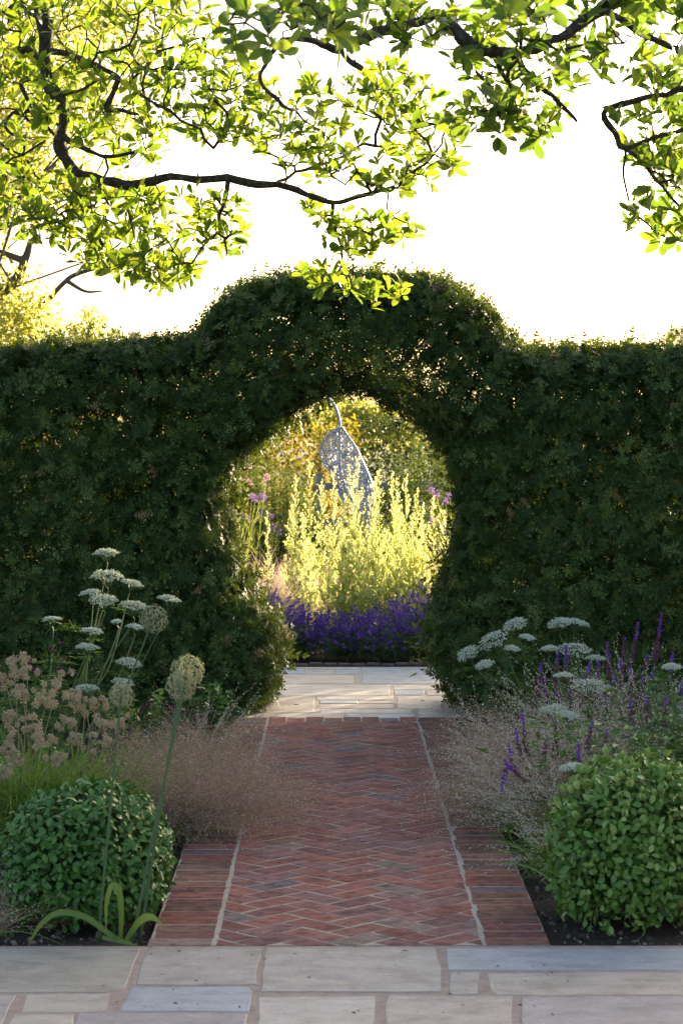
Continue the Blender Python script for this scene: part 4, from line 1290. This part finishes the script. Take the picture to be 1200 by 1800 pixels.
# small dark pink flowers
def astrantia(label, base, spots, Z):
    root = thing('pink_flower', label, 'flower', base, 'small dark pink flowers on the left')
    base = np.array(base, float)
    st = MB()
    for px, py in spots:
        c = P(px, py, Z)
        tube(st, smooth_path([base, (base + c) / 2 + rng.normal(size=3) * .02, c], 4), [.002] * 9, 4, .4, cap=False)
        mb = MB()
        n = 13
        an = np.arange(n) / n * 6.283
        d = np.c_[np.cos(an), np.sin(an) * .8 - .2, np.full(n, .5)]
        scatter(mb, LEAF_SIMPLE, np.tile(c, (n, 1)), unit(d), np.array([[0, -.4, 1.0]]), .021, rng.random(n))
        m = 26
        dd = unit(rng.normal(size=(m, 3)) + [0, -.3, .8])
        scatter(mb, BEAD, c + dd * .004, dd, runit(m), .010, rng.random(m))
        mb.build('flower_head', M['astrantia'], root)
    st.build('stems', M['stem_green'], root)
astrantia('dark pink flowers at the foot of the left hedge', (-1.55, 12.3, -.02), [(94, 1146), (108, 1132), (90, 1140), (112, 1162), (52, 1166), (60, 1178), (106, 1176)], 12.2)
astrantia('dark pink flowers low beside the globe allium stem', (-1.05, 11.8, -.02), [(250, 1246), (244, 1256), (262, 1240), (300, 1256), (306, 1244), (322, 1252), (296, 1248), (345, 1262)], 11.8)

# ------------------------------------------------------------------ garden seen through the opening
def lavender(label, c, rad, h, n):
    root = thing('lavender_plant', label, 'lavender', (c[0], c[1], -.02), 'lavender along the back path')
    mb = MB()
    b = np.array([c[0], c[1], 0]) + np.c_[rng.normal(size=(n, 2)) * rad * .22, np.zeros(n)]
    d = unit(np.c_[rng.normal(size=(n, 2)) * .55 + [0, -.10], np.ones(n)])
    L = h * rng.uniform(.62, 1.2, n)
    pos = blades(mb, b, d, L, .0022, rng.uniform(.02, .3, n), rng.random(n), 5)
    nl = n * 9
    i = rng.integers(0, n, nl); s = rng.uniform(.1, .65, nl) * 4.99
    k = s.astype(int); fr = (s - k)[:, None]
    q = pos[i, k] * (1 - fr) + pos[i, k + 1] * fr
    scatter(mb, LEAF_NARROW, q, unit(runit(nl) + up * .6), runit(nl), rng.uniform(.03, .06, nl), rng.random(nl))
    mb.build('grey_leaves', M['lav_leaf'], root, kind='stuff')
    mb = MB()
    m = 15
    i = np.repeat(np.arange(n), m)
    sp = rng.random(n) < .5
    s = np.tile(np.linspace(.84, 1.0, m), n) + np.repeat(rng.uniform(-.05, 0, n), m)
    s = np.clip(s, 0, .999) * 5
    k = s.astype(int); fr = (s - k)[:, None]
    q = pos[i, k] * (1 - fr) + pos[i, k + 1] * fr
    tan = unit(pos[i, k + 1] - pos[i, k])
    N_ = len(q)
    q += rng.normal(size=q.shape) * .004
    scatter(mb, BEAD, q, unit(tan + runit(N_) * .9), runit(N_), rng.uniform(.013, .023, N_), np.clip(rng.normal(.5, .25, N_), 0, 1))
    mb.build('flower_spikes', M['lavender'], root, kind='stuff')
names = ['lavender plant at the far left of the row, mostly behind the hedge', 'lavender plant at the left edge of the opening', 'lavender plant left of centre below the tall pale plumes',
         'lavender plant in the middle of the row', 'lavender plant right of centre below the plumes', 'lavender plant at the right edge of the opening', 'lavender plant at the far right of the row, mostly behind the hedge']
for i, nm in enumerate(names):
    lavender(nm, (-1.02 + i * .36, 17.75 + random.uniform(-.1, .15)), .36, (.56 if i in (1, 5) else .47 if i in (0, 6) else .42) + random.uniform(-.02, .02), 190)
for i, nm in enumerate(['second row lavender showing left behind the front plants', 'second row lavender showing right behind the front plants']):
    lavender(nm, ((-.62, .82)[i], 18.3), .36, .58, 220)

def artemisia(label, stems, wide=1.0, dens=1.0, group='tall pale plumed plants behind the lavender'):
    c = np.mean([G(x, 1100)[:1][0] * 0 + P(x, y, Z)[0] for x, y, Z in stems])
    Zm = float(np.mean([s[2] for s in stems]))
    root = thing('plume_plant', label, 'plant', (c, Zm, -.02), group)
    for x, y, Z in stems:
        top = P(x, y, Z)
        b = np.array([top[0] + random.gauss(0, .04), Z, -.02])
        H = top[2]
        pts = smooth_path([b, b + (top - b) * .5 + [random.gauss(0, .015), 0, 0], top], 8)
        mb = MB()
        tube(mb, pts, np.linspace(.006, .0015, len(pts)), 5, .4, cap=False)
        nb = int(58 * dens)
        ts = np.linspace(.12, .99, nb)
        sp = lambda t: pts[min(len(pts) - 1, int(t * (len(pts) - 1)))]
        for t in ts:
            p0 = b + (top - b) * t + (sp(t) - (b + (top - b) * (int(t * (len(pts) - 1)) / (len(pts) - 1))))
            L = wide * (.17 * (1 - t) ** .8 + .028) * random.uniform(.7, 1.2)
            a = random.uniform(0, 6.283)
            rise = .55 + .9 * t
            d = unit(np.array([math.cos(a), math.sin(a), rise]))
            m = max(12, int(L * 230 * dens))
            s = rng.uniform(.08, 1, m)
            q = p0 + d * (s * L)[:, None] + np.array([0, 0, 1]) * (.25 * L * s ** 2)[:, None]
            tube(mb, [p0, p0 + d * L * .6, p0 + d * L + [0, 0, .25 * L]], [.0018, .0012, .0006], 3, .5, cap=False)
            ax = unit(d + runit(m) * .75 + up * .3)
            sz = np.where(t > .55, rng.uniform(.009, .019, m), rng.uniform(.018, .04, m))
            scatter(mb, LEAF_SIMPLE, q + runit(m) * .008, ax, runit(m), sz, np.clip(.25 + .75 * t + rng.normal(0, .18, m), 0, 1))
        mb.build('plume', M['artemisia'], root)
cp = lambda x, y: (380 + x * .38333, 660 + y * .38333)
def st(*xy):
    return [(*cp(x, y), Z) for x, y, Z in xy]
artemisia('pale plumed plant with the tallest left spire', st((365, 475, 19.0), (430, 400, 19.1), (345, 600, 19.0), (400, 640, 18.8)))
artemisia('pale plumed plant in front of the lower end of the leaf sculpture', st((605, 430, 18.8), (650, 380, 18.9), (580, 600, 18.7), (625, 490, 19.0)))
artemisia('slimmer pale plumes between the left spire and the sculpture', st((480, 490, 19.3), (540, 432, 19.4)))
artemisia('pale plumed plant right of the sculpture', st((745, 438, 19.0), (705, 560, 18.9), (728, 480, 19.1)))
artemisia('broad pale plumed plant right of centre', st((800, 462, 19.0), (824, 478, 19.2), (868, 470, 19.0), (845, 600, 18.9)))
artemisia('shorter pale plumed plant second from the right', st((925, 535, 18.9), (900, 640, 18.8), (945, 600, 19.0)))
artemisia('pale plumed plant at the right end of the group', st((992, 570, 18.9), (1032, 628, 19.0), (965, 690, 18.8)))
artemisia('single thin pale plume at the left of the opening', st((235, 630, 18.9)), .5, .7)
artemisia('low leafy growth at the front of the pale plumes', st((420, 760, 18.6), (520, 800, 18.5), (640, 780, 18.5), (740, 760, 18.5), (850, 770, 18.5), (580, 700, 18.6), (690, 700, 18.6)), 1.1, .8)

def fine_grass(label, c, rad, h, n, mat, group='fine blond grasses behind the lavender'):
    root = thing('feather_grass', label, 'grass', (c[0], c[1], -.02), group)
    mb = MB()
    b = np.array([c[0], c[1], -.02]) + np.c_[rng.normal(size=(n, 2)) * rad * .3, np.zeros(n)]
    d = unit(np.c_[rng.normal(size=(n, 2)) * .45, np.ones(n)])
    pos = blades(mb, b, d, h * rng.uniform(.7, 1.25, n), .0035, rng.uniform(.2, .7, n), rng.random(n), 6)
    mb.build('blades', mat, root, kind='stuff')
for i, (x, Z, r, h, nm) in enumerate([(-.74, 18.75, .55, .92, 'blond feather grass clump at the left edge of the opening'), (-.5, 19.8, .5, .95, 'blond feather grass clump behind the left plumes'),
                                      (.1, 20.8, .5, .85, 'blond feather grass clump behind the middle plumes'), (1.06, 19.3, .5, .98, 'blond feather grass clump at the right edge of the opening'),
                                      (.62, 20.6, .45, .85, 'blond feather grass clump behind the right plumes'), (-1.4, 20.0, .5, .9, 'blond feather grass mostly hidden by the left hedge'), (1.5, 20.4, .5, .9, 'blond feather grass mostly hidden by the right hedge')]):
    fine_grass(nm, (x, Z), r, h, 2300 if i in (0, 1, 3) else 1100, M['stipa'])

# wiry flowering stems at the left of the opening
def wiry(label, base, tops, Z, mat, n_fl, name='wiry_flower'):
    root = thing(name, label, 'flower', base, 'wiry flowers seen through the opening')
    base = np.array(base, float)
    stm = MB()
    for x, y in tops:
        t = P(*cp(x, y), Z)
        b = base + np.array([random.gauss(0, .05), random.gauss(0, .05), 0])
        pts = smooth_path([b, (b + t) / 2 + rng.normal(size=3) * .03, t], 5)
        tube(stm, pts, np.linspace(.0024, .0014, len(pts)), 4, .6, cap=False)
        nb = 8
        for k in range(nb):
            s = random.uniform(.4, .95)
            q = pts[int(s * (len(pts) - 1))]
            dd = unit(np.array([random.gauss(0, .5), random.gauss(0, .5), 1]))
            tube(stm, [q, q + dd * .09], [.0016, .0008], 3, .7, cap=False)
            scatter(stm, BEAD, q + dd * rng.uniform(.01, .09, (6, 1)), unit(dd + runit(6) * .8), runit(6), .014, rng.random(6))
        if n_fl:
            mb = MB()
            dd = runit(n_fl)
            scatter(mb, LEAF_SIMPLE, t + dd * .028 * rng.uniform(.2, 1, (n_fl, 1)), unit(dd + runit(n_fl) * .5), runit(n_fl), .02, rng.random(n_fl))
            mb.build('flower_head', mat, root)
    stm.build('stems', M['artemisia'], root)
wiry('pale pink flower cluster on tall stems against the left jamb', (-1.02, 19.4, -.02), [(95, 425), (110, 440), (125, 405), (140, 420), (85, 455), (118, 465), (150, 410), (150, 492)], 19.4, M['pinkflower'], 40)
wiry('single mauve button flower on a bare stem near the left jamb', (-.86, 19.8, -.02), [(230, 467)], 19.8, M['pinkflower'], 50)
wiry('violet flowers on wiry stems left of the plumes', (-.95, 20.6, -.02), [(165, 555), (205, 555), (215, 560), (180, 565)], 20.6, M['violet'], 40)
wiry('sunlit wiry seed stems at the left of the opening', (-.9, 18.7, -.02), [(75, 640), (95, 600), (140, 640), (165, 690), (180, 705), (110, 690), (130, 740), (150, 660)], 18.7, M['violet'], 0)
wiry('violet flowers dotted at the right jamb', (1.2, 20.5, -.02), [(985, 525), (1010, 545), (1050, 580), (1070, 555), (1085, 465), (990, 660), (1035, 690), (1045, 720)], 20.5, M['violet'], 36)
wiry('purple dots of flowers behind the left grasses', (-.75, 22, -.02), [(110, 640), (150, 660), (250, 640), (265, 690), (285, 720), (90, 700), (240, 710), (200, 630)], 22, M['violet'], 30)

# green perennials further back
def perennial(label, x, Z, rad, h, n, mat='perennial', tint=(.1, .7)):
    root = thing('leafy_perennial', label, 'plant', (x, Z, -.02), 'tall green perennials at the back of the garden')
    mb = MB()
    ns = 26
    for i in range(ns):
        b = np.array([x + random.gauss(0, rad * .5), Z + random.gauss(0, rad * .4), -.02])
        t = b + np.array([random.gauss(0, .05), random.gauss(0, .05), h * random.uniform(.75, 1.1)])
        tube(mb, [b, (b + t) / 2, t], [.005, .004, .002], 4, .3, cap=False)
        m = n // ns
        s = rng.uniform(.15, 1, m)
        sz = .11 * (1.15 - .75 * s)
        scatter(mb, LEAF_NARROW, b + (t - b) * s[:, None], unit(np.c_[rng.normal(size=(m, 2)), rng.uniform(-.1, .7, m)]), unit(up + runit(m) * .5), sz * rng.uniform(.7, 1.3, m), np.clip(rng.uniform(*tint, m) + .25 * (s - .5), 0, 1), wscale=1.5)
    mb.build('stems_and_leaves', M[mat], root, kind='stuff')
per = [(2.1, 19.0, .4, 1.05, 'unseen perennials added behind the right hedge to shade the back path'), (2.9, 18.6, .45, 1.2, 'unseen perennials added far along the back path, casting shade from behind the right hedge'), (3.6, 19.6, .5, 1.5, 'tallest of the unseen perennials added behind the right hedge for shade'), (1.75, 18.4, .3, .7, 'short unseen perennials added for shade just behind the right jamb'), (-1.45, 25.5, .45, 1.45, 'tall green perennials far left behind the jamb'), (-1.0, 24.6, .4, 1.38, 'green perennials with yellowing tips left of the sculpture'), (-.55, 25.2, .35, 1.22, 'green perennials immediately left of the sculpture'),  # first clumps are unseen, added behind the right hedge to shade the back path
       (-1.3, 22.6, .4, .95, 'lower grey green perennials at the left'), (.75, 25.6, .35, 1.3, 'green perennials right of the sculpture'), (1.15, 26.2, .4, 1.65, 'nettle-like tall perennials on the right'), (1.6, 25.6, .4, 1.5, 'tall perennials by the right jamb'),
       (1.35, 22.8, .4, .95, 'lower perennials under the fence rail at the right'), (.3, 23.2, .4, .8, 'low perennials at the foot of the sculpture'), (-.3, 22.8, .4, .85, 'low perennials left of the sculpture foot'), (.8, 22.6, .4, .85, 'low perennials right of the sculpture foot'), (-.8, 23.4, .4, .9, 'low perennials behind the blond grass on the left')]
for x, Z, r, h, nm in per:
    perennial(nm, x, Z, r, h * 1.14, 4600)

# ------------------------------------------------------------------ leaf sculpture
ZS = 23.6
sb = P(636, 1050, ZS)
sculpt = thing('leaf_sculpture', 'tall silvery blue woven wire leaf sculpture standing on its tip', 'sculpture', (sb[0], ZS, -.02))
rows = [((597, 750), (597, 749), (600, 750), 0, 0), ((574, 767), (597, 774), (611, 766), .03, -.02), ((563, 790), (597, 800), (626, 788), .06, -.06), ((566, 810), (598, 824), (637, 812), .06, -.10),
        ((580, 830), (604, 846), (647, 834), .05, -.12), ((590, 858), (616, 872), (655, 858), .03, -.14), ((606, 885), (630, 896), (655, 884), 0, -.12), ((624, 920), (636, 925), (650, 918), -.02, -.06), ((632, 970), (638, 972), (645, 968), 0, 0), ((634, 1048), (637, 1050), (641, 1048), 0, 0)]
ctrl = []
for l, m_, r, dl, dr in rows:
    a, b, c = P(*l, ZS + dl), P(*m_, ZS + .10), P(*r, ZS + dr)
    ctrl.append(np.concatenate([a, b, c]))
cs = smooth_path(ctrl, 8)
NR, NC = len(cs), 20
grid = np.zeros((NR, NC + 1, 3))
for j in range(NC + 1):
    v = j / NC * 2 - 1
    if v < 0: q = cs[:, 3:6] * (1 + v) + cs[:, 0:3] * (-v)
    else: q = cs[:, 3:6] * (1 - v) + cs[:, 6:9] * v
    q = q.copy(); q[:, 1] += .05 * math.sin(abs(v) * math.pi)
    grid[:, j] = q
mb = MB()
jit = grid + rng.normal(size=grid.shape) * .006
for i in range(NR - 1):
    dense = min(1, .62 + .5 * i / NR)
    for j in range(NC + 1):
        ends = [(i + 1, j)]
        if j < NC: ends += [(i, j + 1), (i + 1, j + 1)]
        if j > 0: ends += [(i + 1, j - 1)]
        for (a, b) in ends:
            if random.random() < dense:
                tube(mb, [jit[i, j], jit[a, b]], .0035, 3, cap=False)
mb.build('woven_mesh', M['metal'], sculpt)
def rod(name, pts, r0, r1, parent=sculpt):
    mb = MB(); tube(mb, pts, np.linspace(r0, r1, len(pts)), 7); return mb.build(name, M['metal'], parent, smooth=True)
rod('midrib', cs[:, 3:6] - [0, .012, 0], .016, .011)
rod('rim', cs[:, 0:3], .010, .010)
rod('rim', cs[:, 6:9], .012, .012)
rod('stalk', smooth_path([P(575, 699, ZS), P(584, 707, ZS), P(592, 722, ZS + .03), P(596, 738, ZS + .06), P(598, 752, ZS + .09)], 5), .018, .016)
for i0, jj in [(12, 0), (20, 0), (30, 0), (14, NC), (24, NC), (34, NC), (40, 0), (44, NC)]:
    mid = NC // 2
    k = 9
    pts = []
    for s in range(k):
        t = s / (k - 1)
        ii = min(NR - 1, int(i0 + 9 * t))
        pts.append(grid[ii, int(round(mid + (jj - mid) * t * .98))] - np.array([0, .008, 0]))
    rod('vein', pts, .008, .004)

# ------------------------------------------------------------------ post and rail fence
fence = thing('rail_fence', 'weathered grey post and rail fence behind the sculpture', 'fence', (2.3, 28, 0))
def bar(name, a, b, w, h, parent):
    a, b = np.array(a, float), np.array(b, float)
    d = unit(b - a); s = unit(np.cross(d, [0, 0, 1.0])) if abs(d[2]) < .9 else np.array([1.0, 0, 0]); u = np.cross(s, d)
    V = []
    for e, k in ((a, 0), (b, 1)):
        for su, sv in ((-1, -1), (1, -1), (1, 1), (-1, 1)):
            V.append(e + s * w / 2 * su + u * h / 2 * sv + rng.normal(size=3) * .003)
    F = [(0, 1, 5, 4), (1, 2, 6, 5), (2, 3, 7, 6), (3, 0, 4, 7), (3, 2, 1, 0), (4, 5, 6, 7)]
    mb = MB(); mb.add(V, F)
    return mb.build(name, M['wood_grey'], parent)
for z in (1.15, .7):
    bar('rail', (-.2, 28, z), (1.6, 28, z + .01), .04, .09, fence)
    bar('rail', (1.62, 28.01, z + .01), (5, 28.01, z - .01), .04, .09, fence)
for x in (-.2, 1.61, 3.4, 4.9):
    bar('post', (x, 28.07, -.1), (x, 28.07, 1.32), .1, .1, fence)

# ------------------------------------------------------------------ hedges and trees beyond
def block_foliage(mb, x0, x1, y0, y1, z1, n, size, tint, mat=0, lumpy=.18, tmpl=LEAF_SIMPLE, z0=0.05):
    p = np.c_[rng.uniform(x0, x1, n), rng.uniform(y0, y1, n), rng.uniform(z0, 1, n) * z1]
    edge = z1 + lumpy * wob(p * [1, 1, 0], 1.8)
    p[:, 2] *= edge / z1
    p[:, 1] += .15 * wob(p, 2.2)
    scatter(mb, tmpl, p, unit(runit(n) + up * .3), runit(n), size * rng.uniform(.6, 1.3, n), np.clip(tint + .25 * wob(p, 1.6) + rng.normal(0, .15, n), 0, 1), mat)
def back_hedge(label, x0, x1, y0, y1, z1, n, mat, size=.10):
    root = thing('back_hedge', label, 'hedge', ((x0 + x1) / 2, (y0 + y1) / 2, 0), 'hedges at the back of the garden')
    mb = MB()
    block_foliage(mb, x0, x1, y0, y1, z1, n, size, .45)
    mb.build('foliage', mat, root, kind='stuff')
    mb = MB()
    for i in range(int((x1 - x0) / .35)):
        x = x0 + .2 + i * .35
        yy = (y0 + y1) / 2 + random.gauss(0, .15)
        for k in range(2):
            tube(mb, [[x, yy, -.05], [x + random.gauss(0, .12), yy + random.gauss(0, .1), z1 * .5], [x + random.gauss(0, .25), yy + random.gauss(0, .2), z1 * .92]], [.018, .010, .004], 5)
    mb.build('stems', M['bark'], root, kind='stuff')
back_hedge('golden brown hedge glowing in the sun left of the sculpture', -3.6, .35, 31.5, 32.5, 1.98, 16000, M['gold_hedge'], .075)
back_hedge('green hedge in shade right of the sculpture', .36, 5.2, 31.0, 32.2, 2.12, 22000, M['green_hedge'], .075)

def tree(label, base, trunk_h, clumps, n, size, mat, group='trees beyond the garden', branches=(), r0=.14):
    root = thing('garden_tree', label, 'tree', base, group)
    base = np.array(base, float)
    mb = MB()
    top = np.mean([c[0] for c in clumps], axis=0)
    spine = smooth_path([base, base + (top - base) * [.25, .25, .5], top], 6)
    tube(mb, spine, np.linspace(r0, r0 * .25, len(spine)), 8)
    mb.build('trunk', M['bark_far'], root, smooth=True)
    mb = MB()
    for c, r in clumps:
        s = spine[int(random.uniform(.45, .95) * (len(spine) - 1))]
        m_ = (s + c) / 2 + rng.normal(size=3) * .15
        tube(mb, smooth_path([s, m_, c], 4), np.linspace(r0 * .35, r0 * .08, 9), 6)
    for br in branches:
        a = smooth_path(br, 5)
        tube(mb, a[:, :3], a[:, 3], 6)
    mb.build('branches', M['bark_far'], root, smooth=True)
    mb = MB()
    vol = np.array([r ** 2 for _, r in clumps]); vol = vol / vol.sum()
    for (c, r), v in zip(clumps, vol):
        m = max(20, int(n * v))
        d = runit(m)
        rr = r * rng.random((m, 1)) ** .45
        sub = 1 + .3 * wob(d * 3 + c, 2)[:, None]
        p = np.array(c) + d * rr * sub * [1, 1, .8]
        scatter(mb, LEAF_SIMPLE, p, unit(runit(m) + [0, 0, -.2]), runit(m), size * rng.uniform(.6, 1.3, m), np.clip(rng.normal(.5, .22, m), 0, 1))
    mb.build('crown', mat, root, kind='stuff')
def clumps_px(lst):
    return [(P(x, y, Z), r / PXM(Z)) for x, y, r, Z in lst]
ZT = 25.5
lb = [np.array([[*P(-90, 600, ZT), .07], [*P(20, 500, ZT), .06], [*P(45, 455, ZT), .05], [*P(55, 420, ZT), .03]]),
      np.array([[*P(70, 545, ZT), .035], [*P(110, 500, ZT), .03], [*P(140, 480, ZT), .028], [*P(230, 455, ZT), .018], [*P(300, 425, ZT), .01]]),
      np.array([[*P(45, 460, ZT), .05], [*P(15, 448, ZT), .04], [*P(-40, 430, ZT), .03]]),
      np.array([[*P(120, 495, ZT), .03], [*P(150, 512, ZT), .02], [*P(180, 512, ZT), .01]])]
tree('sunlit yellow green tree glowing behind the left hedge and magnolia', (-6.4, ZT, -.05), 3,
     clumps_px([(20, 520, 70, ZT), (60, 560, 60, ZT - .3), (-40, 560, 90, ZT), (30, 600, 80, ZT - .3), (-10, 330, 120, ZT), (60, 250, 120, ZT + .5), (20, 120, 130, ZT), (100, 40, 130, ZT + .4), (200, 30, 70, ZT), (140, 160, 80, ZT), (240, 100, 50, ZT), (210, 220, 50, ZT + .3), (130, 330, 60, ZT), (220, 330, 35, ZT), (-100, 200, 160, ZT), (-120, 420, 140, ZT), (330, 400, 30, ZT), (300, 30, 50, ZT)]), 19000, .08, M['yellow_tree'], branches=lb, r0=.065)
tree('thin sunlit sapling top showing just above the left hedge', (-2.9, 24.0, -.05), 2, clumps_px([(140, 600, 40, 24), (165, 570, 30, 24), (150, 550, 18, 24), (195, 595, 22, 24), (130, 575, 18, 24)]), 900, .05, M['yellow_tree'], r0=.05)
tree('yellow green tree behind the sculpture', (.3, 38, -.05), 2, clumps_px([(600, 740, 40, 38), (640, 725, 35, 38), (680, 745, 40, 38), (620, 770, 45, 38), (700, 760, 40, 38), (575, 765, 26, 38)]), 5200, .085, M['yellow_tree'], r0=.12)
tree('hazy dark tree far behind the sculpture stalk', (-.6, 60, -.05), 2, clumps_px([(590, 712, 22, 60), (570, 722, 20, 60), (615, 722, 20, 60), (600, 740, 30, 60)]), 2600, .16, M['far_tree'], r0=.2)
tree('hazy tree at the left of the far view', (-2.4, 55, -.05), 2, clumps_px([(525, 735, 22, 55), (500, 748, 24, 55), (540, 752, 24, 55), (460, 760, 30, 55), (420, 765, 30, 55)]), 3000, .15, M['far_tree'], r0=.2)
tree('hazy tree at the right of the far view', (2.4, 50, -.05), 2, clumps_px([(690, 722, 24, 50), (730, 735, 30, 50), (770, 745, 30, 50), (810, 750, 34, 50), (840, 745, 34, 50)]), 3600, .14, M['far_tree'], r0=.2)
tree('unseen loose green tree added right of the garden, its gaps letting sun streaks onto the back path', (5.6, 24.2, -.05), 2, [(np.array(c_), r_) for c_, r_ in [((4.9, 24, 1.5), .5), ((5.6, 24.1, 1.3), .6), ((6.4, 24, 1.6), .6), ((5.2, 24.2, 2.4), .6), ((6.1, 24, 2.6), .65), ((5.6, 24.3, 3.4), .6), ((6.7, 24.2, 3.3), .5)]], 4200, .10, M['far_tree'], r0=.1)  # unseen tree, added to keep sun off the left jamb and back path
# clipped dome whose top shows beyond the right hedge
dome = thing('topiary_dome', 'clipped yew dome top beyond the right hedge', 'topiary', (P(1215, 640, 22)[0], 22, 0))
dc = P(1215, 650, 22)
n = 2200
d = runit(n)
mb = MB()
rr = rng.uniform(.85, 1, (n, 1))
p = dc + d * rr * [.36, .36, .42]
scatter(mb, SPRIG, p, unit(d * .7 + runit(n) * .7), unit(d + runit(n) * .5), .09, np.clip(rng.normal(.45, .15, n), 0, .8))
q = np.c_[dc[0] + rng.normal(size=900) * .25, 22 + rng.normal(size=900) * .25, rng.uniform(0, dc[2], 900)]
scatter(mb, SPRIG_BIG, q, runit(900), runit(900), .16, .4)
mb.build('foliage', M['yew'], dome, kind='stuff')
mb = MB(); tube(mb, [[dc[0], 22, -.05], [dc[0], 22, dc[2]]], [.05, .03], 7); mb.build('trunk', M['bark'], dome)

# ------------------------------------------------------------------ small litter on the paving
def litter(label, px, py, L, mat, name='fallen_leaf'):
    g = G(px, py)
    mb = MB()
    scatter(mb, LEAF_SIMPLE, np.array([[0, 0, .012]]), unit(np.array([[random.gauss(0, 1), random.gauss(0, 1), .1]])), np.array([[.2, .1, 1.0]]), L, random.random())
    o = mb.build(name, mat)
    o.location = g
    tag(o, label, 'leaf', 'fallen leaves on the paving')
M['dead'] = leaf_mat('dead_leaf', [(.10, .06, .03), (.22, .13, .07)], None, 0, .8)
litter('small brown leaf on the far sunlit flagstone', 515, 1242, .05, M['dead'])
litter('brown scrap on the right far flagstone', 740, 1234, .05, M['dead'])
litter('dead leaf on the right side of the brick herringbone', 730, 1478, .05, M['dead'])
litter('small dark leaf low on the right of the bricks', 712, 1652, .035, M['dead'])
litter('tiny reddish leaf on the middle front flagstone', 704, 1678, .03, M['dead'])
litter('reddish speck leaf on the second front flagstone', 446, 1684, .03, M['dead'])
litter('dry leaf curl on the right border bricks', 758, 1512, .035, M['dead'])


# crumbs, petals and grit dropped on the brick and stone: nobody could count them
mb = MB()
n = 420
gx = np.where(rng.random(n) < .5, rng.uniform(-.62, .72, n), np.where(rng.random(n) < .5, -.55, .65) + rng.normal(0, .09, n))
gy = 6.7 + rng.random(n) ** 1.3 * 6.8
pos = np.c_[gx, gy, np.full(n, .004)]
scatter(mb, LEAF_SIMPLE, pos, unit(np.c_[rng.normal(size=(n, 2)), rng.normal(0, .15, n)]), unit(np.c_[rng.normal(size=(n, 2)) * .3, np.ones(n)]), rng.uniform(.006, .02, n), rng.random(n))
M['crumb'] = leaf_mat('dropped_petals', [(.06, .045, .03), (.14, .09, .05), (.24, .19, .12), (.5, .44, .38)], None, 0, .9)
tag(mb.build('fallen_debris', M['crumb']), 'small dry petals and crumbs lying on the brick path and flagstones', 'debris', kind='stuff')
